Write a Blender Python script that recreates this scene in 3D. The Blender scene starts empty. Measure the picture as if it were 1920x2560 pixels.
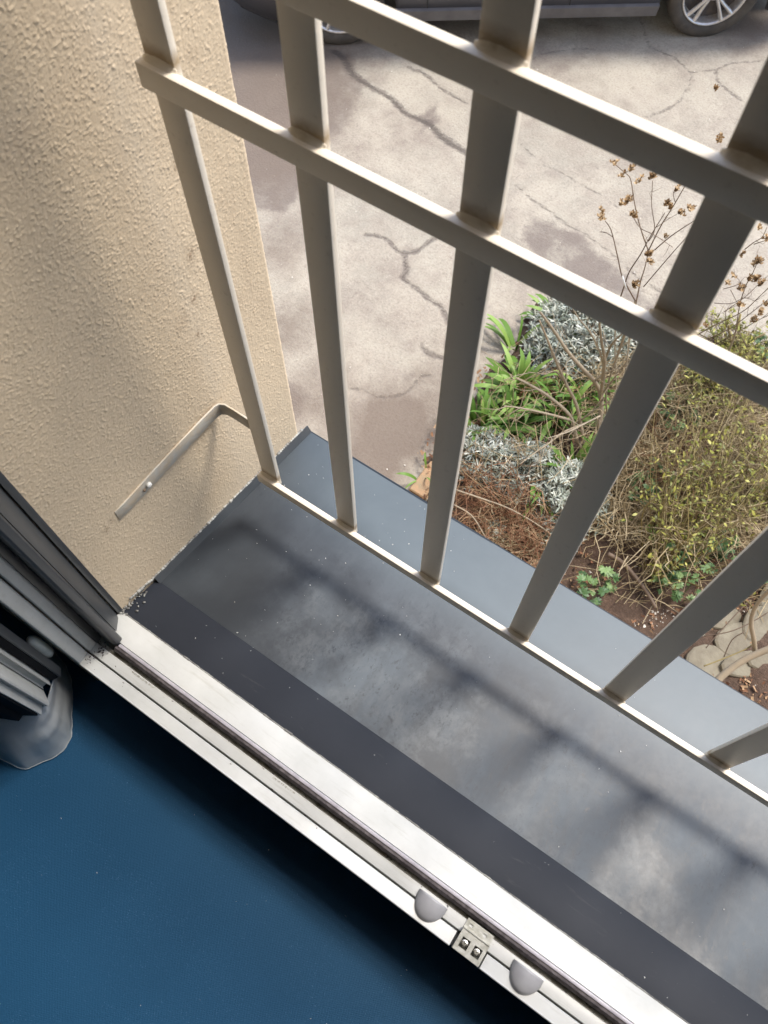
import bpy, bmesh, math, random
import numpy as np
from mathutils import Vector, Matrix, Euler

random.seed(7)
rs = np.random.RandomState(11)
scene = bpy.context.scene
col = scene.collection

# ------------------------------------------------------------------ camera, sky, sun, exposure
CAM = np.array([0.40267, -0.30473, 0.89849])          # eye, metres: x along the sill, y outwards, z up
ROT = np.array([[0.82312, 0.56787, 0.00029],          # rows: camera right, down, forward
                [0.51284, -0.74312, -0.42985],
                [-0.24388, 0.35397, -0.90290]])
FPX = 2060.97                                          # focal length in px of a 1920x2560 picture
cd = bpy.data.cameras.new('camera'); cam = bpy.data.objects.new('camera', cd); col.objects.link(cam)
r, d, f = ROT[0], ROT[1], ROT[2]
cam.matrix_world = Matrix(((r[0], -d[0], -f[0], CAM[0]), (r[1], -d[1], -f[1], CAM[1]),
                           (r[2], -d[2], -f[2], CAM[2]), (0, 0, 0, 1)))
cd.sensor_fit = 'VERTICAL'; cd.sensor_height = 24; cd.sensor_width = 18
cd.lens = 24 * FPX / 2560
cd.clip_start = 0.02; cd.clip_end = 1500
cd.dof.use_dof = True; cd.dof.focus_distance = 1.35; cd.dof.aperture_fstop = 11
scene.camera = cam

SUN_AZ = math.atan2(0.447, 0.894)      # from +y towards +x
SUN_EL = math.radians(60)
world = bpy.data.worlds.new('World'); scene.world = world; world.use_nodes = True
wn = world.node_tree.nodes; wl = world.node_tree.links
sky = wn.new('ShaderNodeTexSky'); sky.sky_type = 'NISHITA'; sky.sun_disc = False
sky.sun_elevation = SUN_EL; sky.sun_rotation = SUN_AZ
sky.dust_density = 2.0; sky.air_density = 1.0; sky.ozone_density = 1.0
wl.new(sky.outputs['Color'], wn['Background'].inputs['Color'])
wn['Background'].inputs['Strength'].default_value = 0.15

sl = bpy.data.lights.new('sun', 'SUN'); sun = bpy.data.objects.new('sun', sl); col.objects.link(sun)
sl.energy = 2.1; sl.angle = math.radians(14.0); sl.color = (1.0, 0.94, 0.86)
sd = Vector((math.cos(SUN_EL) * math.sin(SUN_AZ), math.cos(SUN_EL) * math.cos(SUN_AZ), math.sin(SUN_EL)))
sun.rotation_euler = sd.to_track_quat('Z', 'Y').to_euler()
sun.location = (2, 5, 8)

scene.view_settings.view_transform = 'Standard'; scene.view_settings.look = 'None'
scene.view_settings.gamma = 1; scene.view_settings.use_curve_mapping = False
scene.view_settings.exposure = 1.2
scene.render.engine = 'CYCLES'

GZ = -3.1                                              # level of the yard below
def hit(px, py, ax, v):
    """point of the plane (axis = v) that the photograph shows at pixel px, py"""
    q = np.array([(px - 960) / FPX, (py - 1280) / FPX, 1.0]); w = ROT.T @ q
    return CAM + (v - CAM[ax]) / w[ax] * w
def G(px, py, z=GZ): 
    h = hit(px, py, 2, z); return Vector((h[0], h[1], h[2]))

# ------------------------------------------------------------------ helpers
def noise2(h, w, sigma, seed):
    g = np.random.RandomState(seed).randn(h, w)
    fy = np.fft.fftfreq(h)[:, None]; fx = np.fft.rfftfreq(w)[None, :]
    F = np.fft.rfft2(g) * np.exp(-2 * (math.pi * sigma) ** 2 * (fx ** 2 + fy ** 2))
    o = np.fft.irfft2(F, s=(h, w)); return (o - o.mean()) / o.std()

class MB:
    def __init__(s): s.v = []; s.f = []; s.m = []; s.r = []
    def add(s, verts, faces, mi=0, rnd=None):
        b = len(s.v); s.v += [tuple(x) for x in verts]; s.f += [tuple(b + i for i in q) for q in faces]
        s.m += [mi] * len(faces); s.r += [random.random() if rnd is None else rnd] * len(verts)
    def box(s, x0, x1, y0, y1, z0, z1, mi=0):
        s.add([(x0, y0, z0), (x1, y0, z0), (x1, y1, z0), (x0, y1, z0), (x0, y0, z1), (x1, y0, z1), (x1, y1, z1), (x0, y1, z1)],
              [(0, 3, 2, 1), (4, 5, 6, 7), (0, 1, 5, 4), (1, 2, 6, 5), (2, 3, 7, 6), (3, 0, 4, 7)], mi)
    def tube(s, pts, rad, n=5, mi=0, rnd=None, cap=True):
        pts = [Vector(q) for q in pts]; k = len(pts)
        if not hasattr(rad, '__len__'): rad = [rad] * k
        V = []; up = Vector((0.3, 0.2, 1)).normalized()
        for i, q in enumerate(pts):
            t = (pts[min(i + 1, k - 1)] - pts[max(i - 1, 0)])
            if t.length < 1e-9: t = Vector((0, 0, 1))
            t.normalize(); a = t.cross(up)
            if a.length < 1e-3: a = t.cross(Vector((1, 0, 0)))
            a.normalize(); b = t.cross(a)
            for j in range(n):
                c = 2 * math.pi * j / n; V.append(q + (a * math.cos(c) + b * math.sin(c)) * rad[i])
        Fc = [(i * n + j, i * n + (j + 1) % n, (i + 1) * n + (j + 1) % n, (i + 1) * n + j) for i in range(k - 1) for j in range(n)]
        if cap: Fc += [tuple(range(n))[::-1], tuple((k - 1) * n + j for j in range(n))]
        s.add(V, Fc, mi, rnd)
    def prism(s, prof, a, b, axis, mi=0):
        """closed profile of 2-d points swept along an axis; a profile entry (p, q) maps to the two other axes in order"""
        n = len(prof); V = []
        for t in (a, b):
            for (p, q) in prof:
                V.append((t, p, q) if axis == 0 else ((p, t, q) if axis == 1 else (p, q, t)))
        Fc = [(i, (i + 1) % n, n + (i + 1) % n, n + i) for i in range(n)] + [tuple(range(n))[::-1], tuple(range(n, 2 * n))]
        s.add(V, Fc, mi)
    def blade(s, base, dirv, length, width, bend=0.3, seg=3, mi=0, rnd=None, fold=0.0, shape='strap'):
        dirv = Vector(dirv).normalized(); side = dirv.cross(Vector((0, 0, 1)))
        if side.length < 1e-3: side = Vector((1, 0, 0))
        side.normalize(); p = Vector(base); V = []; Fc = []
        tw = random.uniform(-.5, .5)
        for i in range(seg + 1):
            t = i / seg
            if shape == 'strap': w = width * (0.75 + 0.5 * t) * (1 - t ** 4) + 0.0004
            else: w = width * (math.sin(math.pi * min(1, (t * .85 + .1))) ** .8) + 0.0003
            sd_ = side * math.cos(tw) + dirv.cross(side) * math.sin(tw)
            V += [p - sd_ * w / 2, p + sd_ * w / 2]
            dd = dirv + Vector((0, 0, -1)) * bend * (t ** 1.3) * 2
            p = p + dd.normalized() * length / seg
            if i: Fc.append((2 * i - 2, 2 * i - 1, 2 * i + 1, 2 * i))
        s.add(V, Fc, mi, rnd)
    def mesh(s, name, mats, smooth=False):
        me = bpy.data.meshes.new(name); me.from_pydata(s.v, [], s.f)
        for m in (mats if isinstance(mats, (list, tuple)) else [mats]): me.materials.append(m)
        me.polygons.foreach_set('material_index', s.m)
        if smooth: me.polygons.foreach_set('use_smooth', [True] * len(s.f))
        a = me.attributes.new('rnd', 'FLOAT', 'POINT'); a.data.foreach_set('value', s.r)
        me.update(); return me
    def build(s, name, mats, parent=None, smooth=False, bevel=0, kind=None, label=None, seg=2):
        me = s.mesh(name, mats, smooth)
        if bevel:
            bm = bmesh.new(); bm.from_mesh(me); bmesh.ops.remove_doubles(bm, verts=bm.verts, dist=1e-6)
            bmesh.ops.recalc_face_normals(bm, faces=bm.faces)
            es = [e for e in bm.edges if len(e.link_faces) == 2 and e.calc_face_angle(0) > 0.5]
            bmesh.ops.bevel(bm, geom=es, offset=bevel, segments=seg, affect='EDGES', profile=.5)
            bm.to_mesh(me); bm.free()
            me.polygons.foreach_set('use_smooth', [True] * len(me.polygons))
            try: me.set_sharp_from_angle(angle=0.7)
            except Exception: pass
        return link(name, me, parent, kind, label)

def link(name, me, parent=None, kind=None, label=None):
    o = bpy.data.objects.new(name, me); col.objects.link(o)
    if parent: o.parent = parent; o.matrix_parent_inverse = parent.matrix_basis.inverted()
    if kind: o['kind'] = kind
    if label: o['label'] = label
    return o
def thing(name, label, cat, loc=(0, 0, 0), group=None):
    o = bpy.data.objects.new(name, None); col.objects.link(o); o.location = loc; o.empty_display_size = .05
    o['label'] = label; o['category'] = cat
    if group: o['group'] = group
    return o
def tag(o, label, cat, group=None):
    o['label'] = label; o['category'] = cat
    if group: o['group'] = group
    return o

# ------------------------------------------------------------------ materials
class NT:
    def __init__(s, name):
        s.mat = bpy.data.materials.new(name); s.mat.use_nodes = True; s.t = s.mat.node_tree
        s.b = s.t.nodes['Principled BSDF']
    def n(s, typ, **kw):
        x = s.t.nodes.new('ShaderNode' + typ)
        for k, v in kw.items():
            if k.startswith('i_'): x.inputs[k[2:].replace('_', ' ')].default_value = v
            else: setattr(x, k, v)
        return x
    def l(s, a, b): s.t.links.new(a, b)
    def coord(s, scale=(1, 1, 1), rot=(0, 0, 0), src='Object'):
        c = s.n('TexCoord'); m = s.n('Mapping'); m.inputs['Scale'].default_value = scale; m.inputs['Rotation'].default_value = rot
        s.l(c.outputs[src], m.inputs['Vector']); return m.outputs['Vector']
    def noise(s, scale, detail=4, rough=.55, vec=None, dist=0):
        x = s.n('TexNoise'); x.inputs['Scale'].default_value = scale; x.inputs['Detail'].default_value = detail
        x.inputs['Roughness'].default_value = rough; x.inputs['Distortion'].default_value = dist
        s.l(vec if vec is not None else s.coord(), x.inputs['Vector']); return x.outputs['Fac']
    def ramp(s, fac, stops):
        x = s.n('ValToRGB'); e = x.color_ramp.elements
        while len(e) < len(stops): e.new(0.5)
        for i, (p, c) in enumerate(stops):
            e[i].position = p; e[i].color = (c, c, c, 1) if not hasattr(c, '__len__') else (*c, 1)
        s.l(fac, x.inputs['Fac']); return x.outputs['Color']
    def mix(s, fac, a, b, mode='MIX'):
        x = s.n('Mix', data_type='RGBA', blend_type=mode)
        if isinstance(fac, (int, float)): x.inputs[0].default_value = fac
        else: s.l(fac, x.inputs[0])
        for sock, v in ((x.inputs[6], a), (x.inputs[7], b)):
            if hasattr(v, 'links') or hasattr(v, 'is_linked'): s.l(v, sock)
            else: sock.default_value = (*v, 1)
        return x.outputs[2]
    def math(s, op, a, b=None, clamp=False):
        x = s.n('Math', operation=op, use_clamp=clamp)
        for i, v in enumerate((a, b)):
            if v is None: continue
            if isinstance(v, (int, float)): x.inputs[i].default_value = v
            else: s.l(v, x.inputs[i])
        return x.outputs[0]
    def attr(s, name):
        x = s.n('Attribute'); x.attribute_name = name; return x.outputs['Fac']
    def bump(s, h, strength=.3, dist=.001):
        x = s.n('Bump'); x.inputs['Strength'].default_value = strength; x.inputs['Distance'].default_value = dist
        s.l(h, x.inputs['Height']); s.l(x.outputs['Normal'], s.b.inputs['Normal'])
    def color(s, c):
        if hasattr(c, 'is_linked'): s.l(c, s.b.inputs['Base Color'])
        else: s.b.inputs['Base Color'].default_value = (*c, 1)
        return s
    def set(s, **kw):
        for k, v in kw.items():
            i = s.b.inputs[k.replace('_', ' ')]
            if hasattr(v, 'is_linked'): s.l(v, i)
            else: i.default_value = v
        return s

def mat_simple(name, a, b=None, scale=30, rough=.5, metal=0, bumps=0, bscale=400, bdist=.0005, spec=.5):
    m = NT(name)
    if b is None: b = tuple(x * .85 for x in a)
    n = m.noise(scale, 5, .6); m.color(m.mix(m.ramp(n, [(.35, 0.), (.65, 1.)]), a, b)).set(Roughness=rough, Metallic=metal)
    m.b.inputs['Specular IOR Level'].default_value = spec
    if bumps: m.bump(m.noise(bscale, 4, .6), bumps, bdist)
    return m.mat
def mat_rnd(name, stops, rough=.6, spec=.3, trans=0):
    m = NT(name); c = m.ramp(m.attr('rnd'), stops)
    n = m.noise(25, 3); c = m.mix(.35, c, m.mix(n, (0.2, .2, .2), (1, 1, 1)), 'MULTIPLY')
    m.color(c).set(Roughness=rough); m.b.inputs['Specular IOR Level'].default_value = spec
    if trans: m.set(Transmission_Weight=0.0)
    return m.mat

# cream railing paint, brown weathering near the joints
m = NT('cream_railing_paint')
n1 = m.noise(9, 5, .6); n2 = m.noise(160, 4, .7); n3 = m.noise(900, 2)
c = m.mix(n1, (.79, .715, .59), (.71, .635, .52))
c = m.mix(m.ramp(n2, [(.60, 0.), (.70, .3)]), c, (.44, .36, .25))
c = m.mix(m.ramp(m.noise(55, 6, .75), [(.68, 0.), (.72, .8)]), c, (.12, .10, .07))
m.color(c).set(Roughness=.42); m.bump(m.noise(220, 5, .65), .35, .0006)
M_PAINT = m.mat
m = NT('cream_bar_paint')
n1 = m.noise(9, 5, .6); n2 = m.noise(160, 4, .7)
c = m.mix(n1, (.79, .715, .59), (.71, .635, .52)); c = m.mix(m.ramp(n2, [(.60, 0.), (.70, .3)]), c, (.44, .36, .25))
c = m.mix(m.ramp(m.noise(70, 6, .75), [(.70, 0.), (.73, .8)]), c, (.14, .11, .08))
sx = m.n('SeparateXYZ'); m.l(m.coord(), sx.inputs[0]); acc = None
for zt_ in (.001, .553, .6545):      # rust-brown dirt that has collected where each bar meets a rail
    g_ = m.math('SUBTRACT', 1.0, m.math('MULTIPLY', m.math('ABSOLUTE', m.math('SUBTRACT', sx.outputs[2], zt_ + .004)), 85), True); g_ = m.math('MAXIMUM', g_, 0)
    acc = g_ if acc is None else m.math('ADD', acc, g_)
c = m.mix(m.ramp(m.math('MULTIPLY', acc, m.math('ADD', m.noise(60, 5, .7), .15)), [(.12, 0.), (.6, .85)]), c, (.34, .235, .12))
m.color(c).set(Roughness=.45); m.bump(m.noise(220, 5, .65), .4, .0006)
M_BAR = m.mat
m = NT('stained_joint_paint')
c = m.mix(m.ramp(m.noise(70, 5, .7), [(.50, 0.), (.75, 1.)]), (.72, .64, .51), (.50, .40, .26))
m.color(c).set(Roughness=.5); m.bump(m.noise(260, 4), .3, .0006)
M_WELD = m.mat
m = NT('bracket_paint')
c = m.mix(m.ramp(m.noise(60, 6, .7), [(.4, 0.), (.62, 1.)]), (.44, .42, .37), (.47, .39, .285))
m.color(c).set(Roughness=.5); m.bump(m.noise(120, 5, .6), .5, .001)
M_BRACKET = m.mat
# stucco
m = NT('beige_stucco')
n1 = m.noise(7, 4, .6); n2 = m.noise(330, 4, .65)
c = m.mix(n1, (.58, .468, .328), (.55, .438, .300)); c = m.mix(m.ramp(n2, [(.3, 0.), (.7, 1.)]), c, (.65, .53, .378))
c = m.mix(m.ramp(m.noise(4, 7, .7, m.coord((1, 2.2, .5))), [(.52, 0.), (.70, .35)]), c, (.42, .32, .22))
c = m.mix(m.ramp(m.attr('soil'), [(0.02, 0.), (1., .8)]), c, (.24, .16, .10))
m.color(c).set(Roughness=.9); m.b.inputs['Specular IOR Level'].default_value = .2
m.bump(m.noise(620, 4, .6), .3, .0006)
M_STUCCO = m.mat
m = NT('beige_stucco_far')
n1 = m.noise(3, 4, .6); n2 = m.noise(330, 4, .65)
c = m.mix(n1, (.46, .365, .255), (.41, .32, .215)); c = m.mix(m.ramp(n2, [(.3, 0.), (.7, 1.)]), c, (.52, .425, .30))
m.color(c).set(Roughness=.9); m.bump(m.noise(330, 5, .65), .9, .002)
M_STUCCO2 = m.mat
# sill sheet: dark grey powder coat with a dusty, scuffed film
m = NT('grey_sill_coating')
vs = m.coord((26, 4.5, 4.5), (0, 0, .12)); st = m.noise(1, 6, .62, vs, .5)
cl = m.noise(9, 7, .62, None, .15); fine = m.noise(150, 5, .75, None, .3); scuff = m.noise(1, 8, .85, m.coord((120, 70, 60), (0, 0, .5)), .25)
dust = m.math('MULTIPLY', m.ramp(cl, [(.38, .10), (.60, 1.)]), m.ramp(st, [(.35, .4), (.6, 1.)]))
dust = m.math('MULTIPLY', dust, m.ramp(m.attr('zone'), [(0., 0.10), (1., 1.)]))  # dust fades near the wall, painting in the dark of the wall's reflection
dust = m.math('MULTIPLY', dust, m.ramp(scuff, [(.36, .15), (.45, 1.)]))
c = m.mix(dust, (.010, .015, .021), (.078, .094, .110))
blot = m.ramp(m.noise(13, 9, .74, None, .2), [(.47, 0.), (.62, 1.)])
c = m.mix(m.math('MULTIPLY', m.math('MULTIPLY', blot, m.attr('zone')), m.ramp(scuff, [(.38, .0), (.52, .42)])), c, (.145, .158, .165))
c = m.mix(m.math('MULTIPLY', m.attr('sky_sheen'), m.ramp(cl, [(.2, .7), (.8, 1.)])), c, (.105, .135, .152))  # blue-grey sheen of the reflected sky painted into the coating colour
m.color(c).set(Roughness=m.math('ADD', m.math('MULTIPLY', dust, .22), m.math('MULTIPLY_ADD', fine, .12) if False else m.math('ADD', m.math('MULTIPLY', fine, .10), .37)))
m.b.inputs['Specular IOR Level'].default_value = .42
m.bump(fine, .12, .0004)
M_SILL = m.mat
m = NT('dark_flashing')
c = m.mix(m.noise(12, 6, .6), (.016, .019, .026), (.026, .030, .039))
c = m.mix(m.ramp(m.noise(1, 6, .7, m.coord((20, 120, 60), (0, 0, .1)), .6), [(.62, 0.), (.74, .3)]), c, (.09, .09, .09))
m.color(c).set(Roughness=.62); m.b.inputs['Specular IOR Level'].default_value = .2; m.bump(m.noise(200, 4), .15, .0005)
M_STRIP = m.mat
m = NT('grubby_sealant')
c = m.mix(m.ramp(m.noise(70, 6, .7), [(.4, 0.), (.6, 1.)]), (.36, .36, .33), (.13, .127, .12))
m.color(c).set(Roughness=.7); m.bump(m.noise(180, 4), .6, .001); M_SEAL = m.mat
m = NT('white_frame_plastic')
c = m.mix(m.ramp(m.noise(14, 6, .65), [(.35, 0.), (.7, 1.)]), (.56, .565, .545), (.46, .465, .44))
c = m.mix(m.ramp(m.noise(95, 6, .8), [(.66, 0.), (.72, .75)]), c, (.25, .23, .18))
c = m.mix(m.ramp(m.noise(1, 6, .75, m.coord((14, 160, 60))), [(.55, 0.), (.68, .35)]), c, (.33, .32, .27))
m.color(c).set(Roughness=.36); M_WHITE = m.mat
m = NT('grimy_groove_plastic')
c = m.mix(m.ramp(m.noise(40, 7, .8), [(.38, 0.), (.62, 1.)]), (.40, .39, .34), (.13, .11, .075))
m.color(c).set(Roughness=.7); M_GRIME = m.mat
M_GREYGROOVE = mat_simple('grey_groove_plastic', (.22, .22, .21), (.14, .14, .125), 60, .6)
M_GREYCLAD = mat_simple('dark_grey_cladding', (.050, .055, .060), (.036, .040, .044), 12, .42, 0, .2, 300, .0002)
M_GASKET = mat_simple('dark_rubber_gasket', (.035, .026, .028), (.10, .085, .085), 160, .75, 0, .6, 300, .0008)
M_LIP = mat_simple('pale_grey_lip', (.48, .46, .49), (.36, .34, .37), 90, .35)
M_BLACK = mat_simple('black_sash_edge', (.006, .0065, .008), (.010, .010, .012), 30, .8, spec=.12)
M_CAP = mat_simple('grey_plastic_cap', (.34, .34, .355), (.30, .30, .315), 60, .45)
M_PIN = mat_simple('grey_green_plastic', (.34, .37, .35), (.26, .28, .27), 60, .4); M_PIN2 = mat_simple('pale_pin_plastic', (.62, .66, .63), (.5, .54, .51), 60, .35)
M_STEEL = mat_simple('zinc_plate', (.56, .57, .54), (.36, .36, .32), 130, .35, .85, .2, 300, .0003)
M_SCREW = mat_simple('bright_screw', (.75, .73, .66), (.5, .48, .42), 300, .25, 1.0)
M_HOLE = mat_simple('screw_recess', (.20, .20, .17), (.09, .09, .07), 200, .5, .3)
M_CHIP = mat_simple('white_crumbs', (.75, .75, .72), (.6, .6, .56), 300, .6)
M_ROOM = mat_simple('room_plaster', (.78, .77, .74), (.74, .73, .70), 4, .8)
# blue floor
m = NT('blue_woven_floor')
v = m.coord((1, 1, 1)); sx = m.n('SeparateXYZ'); m.l(v, sx.inputs[0])
w1 = m.math('SINE', m.math('MULTIPLY', sx.outputs[0], 2600)); w2 = m.math('SINE', m.math('MULTIPLY', sx.outputs[1], 2600))
wv = m.math('MULTIPLY', w1, w2); nf = m.noise(600, 3, .7); sp = m.ramp(m.noise(900, 2, .6), [(.66, 0.), (.74, 1.)])
c = m.mix(m.noise(3, 3), (.0030, .043, .103), (.0042, .054, .126))
c = m.mix(m.math('MULTIPLY', m.ramp(nf, [(.4, 0.), (.6, 1.)]), .3), c, (.012, .08, .16))
c = m.mix(m.math('MULTIPLY', sp, m.ramp(m.noise(14, 3), [(.42, .1), (.62, .6)])), c, (.13, .26, .42))  # pale specks paint glints of the weave into the colour
m.color(c).set(Roughness=.62); m.bump(m.math('ADD', m.math('MULTIPLY', wv, .3), nf), .35, .0004)
m.b.inputs['Specular IOR Level'].default_value = .3
M_FLOOR = m.mat
# plastic film
m = NT('clear_plastic_film')
m.color((.80, .84, .85)).set(Roughness=.3, Alpha=m.math('ADD', m.math('MULTIPLY', m.noise(18, 4), .35), .28))
M_FILM = m.mat
# yard surface
m = NT('weathered_yard_surface')
big = m.noise(.8, 6, .6); mid = m.noise(5, 6, .65); fine = m.noise(70, 5, .7); grit = m.noise(260, 2, .5)
c = m.mix(m.ramp(big, [(.35, 0.), (.65, 1.)]), (.355, .322, .262), (.305, .285, .238))
c = m.mix(m.ramp(mid, [(.38, 0.), (.66, .8)]), c, (.235, .20, .168))
c = m.mix(m.ramp(m.noise(1.7, 7, .7, None, .4), [(.44, 0.), (.62, .7)]), c, (.40, .365, .30))
c = m.mix(m.ramp(m.noise(14, 6, .8), [(.58, 0.), (.68, .45)]), c, (.15, .122, .10))
c = m.mix(m.ramp(fine, [(.3, .55), (.5, 0.)]), c, (.17, .14, .12))
c = m.mix(m.ramp(fine, [(.56, .0), (.75, .5)]), c, (.47, .43, .375))
c = m.mix(m.ramp(grit, [(.70, 0.), (.75, .7)]), c, (.58, .55, .50))
dn = m.math('ADD', m.attr('damp'), m.math('MULTIPLY', m.math('SUBTRACT', m.noise(5, 8, .72), .5), .9))
dampf = m.ramp(dn, [(.40, 0.), (.62, .75)])
c = m.mix(dampf, c, m.mix(fine, (.105, .085, .075), (.16, .13, .112)))
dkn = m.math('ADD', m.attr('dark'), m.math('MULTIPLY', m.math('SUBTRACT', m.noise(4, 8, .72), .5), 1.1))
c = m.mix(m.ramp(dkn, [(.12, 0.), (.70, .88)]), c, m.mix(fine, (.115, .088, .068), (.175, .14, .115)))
ck = m.math('ADD', m.attr('crack'), m.math('MULTIPLY', m.math('SUBTRACT', m.noise(24, 7, .78), .5), .075))
stain = m.ramp(ck, [(.002, .62), (.014, 0.)])
c = m.mix(stain, c, (.115, .095, .083))
core = m.ramp(m.math('ADD', m.attr('crack'), m.math('MULTIPLY', m.math('SUBTRACT', m.noise(60, 4, .7), .5), .012)), [(.000, .6), (.004, 0.)])
c = m.mix(core, c, (.06, .05, .044))
m.color(c).set(Roughness=m.ramp(dampf, [(0, .85), (1, .55)]))
m.b.inputs['Specular IOR Level'].default_value = .3
m.bump(m.math('ADD', m.math('MULTIPLY', fine, 1.0), m.math('SUBTRACT', m.math('MULTIPLY', mid, .8), stain)), .8, .006)
M_YARD = m.mat
m = NT('dark_bed_soil')
c = m.mix(m.ramp(m.noise(22, 7, .75), [(.3, 0.), (.7, 1.)]), (.055, .034, .022), (.14, .088, .06))
c = m.mix(m.ramp(m.noise(90, 4, .7), [(.6, 0.), (.7, .7)]), c, (.24, .17, .12))
m.color(c).set(Roughness=.95); m.bump(m.noise(60, 6, .75), 1., .02); M_SOIL = m.mat
M_BRICK = mat_simple('tan_brick', (.36, .22, .12), (.27, .20, .12), 25, .85, 0, .6, 90, .003)
M_STONE = mat_simple('pale_flat_stone', (.20, .18, .13), (.14, .12, .085), 14, .8, 0, .6, 60, .004)
M_GRAVEL = mat_simple('white_gravel', (.72, .70, .64), (.45, .40, .33), 200, .7)
M_LEAF = mat_rnd('strap_leaf_green', [(0, (.06, .13, .020)), (.5, (.125, .24, .040)), (1, (.24, .36, .085))], .5, .25)
M_SILVER = mat_rnd('silver_leaf', [(0, (.15, .18, .14)), (.5, (.38, .42, .36)), (1, (.68, .70, .62))], .75, .2)
M_GERAN = mat_rnd('blue_green_leaf', [(0, (.03, .08, .022)), (.5, (.08, .16, .048)), (1, (.17, .26, .09))], .5, .4)
M_YLEAF = mat_rnd('yellow_green_leaf', [(0, (.09, .11, .02)), (.5, (.20, .21, .03)), (1, (.40, .38, .08))], .5, .4)
M_STEM = mat_rnd('pale_bark', [(0, (.24, .19, .12)), (.5, (.33, .27, .19)), (1, (.42, .36, .27))], .7, .3)
M_DARKSTEM = mat_rnd('brown_bark', [(0, (.13, .09, .065)), (1, (.24, .18, .13))], .7, .3)
M_RED = mat_rnd('rusty_dry_stem', [(0, (.12, .055, .03)), (.5, (.25, .125, .07)), (1, (.42, .29, .17))], .8, .2)
M_STRAW = mat_rnd('straw_stem', [(0, (.17, .125, .065)), (.5, (.32, .25, .14)), (1, (.52, .43, .28))], .75, .2)
M_OLIVE = mat_rnd('olive_stem', [(0, (.085, .06, .028)), (.4, (.20, .155, .055)), (.7, (.28, .23, .09)), (1, (.40, .33, .19))], .6, .3)
M_POD = mat_rnd('brown_seed_pod', [(0, (.20, .12, .055)), (.5, (.38, .26, .14)), (1, (.58, .44, .27))], .8, .2)
M_CAR = mat_simple('grey_car_paint', (.105, .105, .115), (.09, .09, .10), 4, .3, .5)
M_TRIM = mat_simple('black_car_plastic', (.025, .025, .027), (.018, .018, .02), 20, .6)
M_GLASS = mat_simple('dark_car_glass', (.01, .012, .014), None, 5, .05)
M_TYRE = mat_simple('dusty_tyre_rubber', (.050, .044, .038), (.085, .074, .062), 14, .85, 0, .4, 60, .003)
M_RIM = mat_simple('silver_wheel_paint', (.62, .61, .60), (.48, .46, .44), 40, .35, .7)
M_RIMDARK = mat_simple('dirty_wheel_inside', (.05, .045, .05), (.09, .075, .065), 30, .7)
M_BLUECAP = mat_simple('blue_grey_hub_cap', (.16, .18, .26), None, 60, .35, .3)

# ------------------------------------------------------------------ ground
def polydist(X, Y, pl):
    D = np.full(X.shape, 9.0)
    for a, b in zip(pl[:-1], pl[1:]):
        ax, ay = a; bx, by = b; dx, dy = bx - ax, by - ay
        t = np.clip(((X - ax) * dx + (Y - ay) * dy) / (dx * dx + dy * dy + 1e-9), 0, 1)
        D = np.minimum(D, np.hypot(X - ax - t * dx, Y - ay - t * dy))
    return D
def inpoly(X, Y, pl):
    c = np.zeros(X.shape, bool); n = len(pl)
    for i in range(n):
        x0, y0 = pl[i]; x1, y1 = pl[(i + 1) % n]
        k = ((y0 > Y) != (y1 > Y)) & (X < (x1 - x0) * (Y - y0) / (y1 - y0 + 1e-12) + x0); c ^= k
    return c
def gp(pts): return [(G(x, y)[0], G(x, y)[1]) for x, y in pts]
x0, x1, y0, y1, st = -6.2, 3.4, .6, 9.2, .02
xs = np.arange(x0, x1, st); ys = np.arange(y0, y1, st); X, Y = np.meshgrid(xs, ys)
W1 = noise2(*X.shape, 5, 1); W2 = noise2(*X.shape, 5, 2)
Xw = X + .018 * W1; Yw = Y + .018 * W2
Xd = X + .05 * noise2(*X.shape, 11, 71) + .02 * W1; Yd = Y + .05 * noise2(*X.shape, 11, 72) + .02 * W2
cracks = [
 (0.0, [(830, 130), (890, 190), (960, 240), (1010, 285), (1060, 310), (1110, 345), (1175, 390)], -.022),
 (0.0, [(1020, 165), (1060, 185), (1100, 225), (1170, 265)], -.010),
 (0.0, [(1305, 355), (1400, 425), (1480, 480), (1530, 515), (1580, 545), (1640, 600)], .000),
 (0.0, [(1285, 465), (1330, 505), (1370, 530), (1440, 580), (1520, 640), (1600, 700), (1700, 765), (1820, 820)], -.004),
 (0.0, [(910, 595), (950, 600), (975, 625), (1005, 635), (1040, 630), (1085, 600)], -.012),
 (0.0, [(1005, 635), (1012, 680), (1000, 700), (1050, 735), (1090, 760), (1110, 810), (1125, 860), (1150, 900)], -.014),
 (0.0, [(1060, 860), (1080, 875), (1120, 885)], -.010),
 (0.0, [(875, 975), (900, 975), (940, 990), (990, 985), (1020, 975), (1060, 940), (1090, 930)], -.002),
 (0.0, [(1600, 50), (1625, 120), (1680, 150), (1735, 190), (1725, 220), (1690, 255), (1620, 290)], -.004),
 (0.0, [(1735, 185), (1800, 180), (1830, 165), (1900, 155)], -.004),
 (0.0, [(1800, 180), (1805, 210), (1850, 250)], -.008),
 (0.0, [(1340, 150), (1370, 135), (1430, 120), (1490, 118)], -.002),
 (0.0, [(1400, 105), (1432, 125), (1450, 60), (1500, 60), (1560, 70)], .0),
]
crack = np.full(X.shape, 1.0)
for _, pl, w in cracks: crack = np.minimum(crack, polydist(Xw, Yw, gp(pl)) + w * 1.0 + .006)
crack = np.clip(crack, 0, 1)
damp = np.zeros(X.shape)
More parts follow.
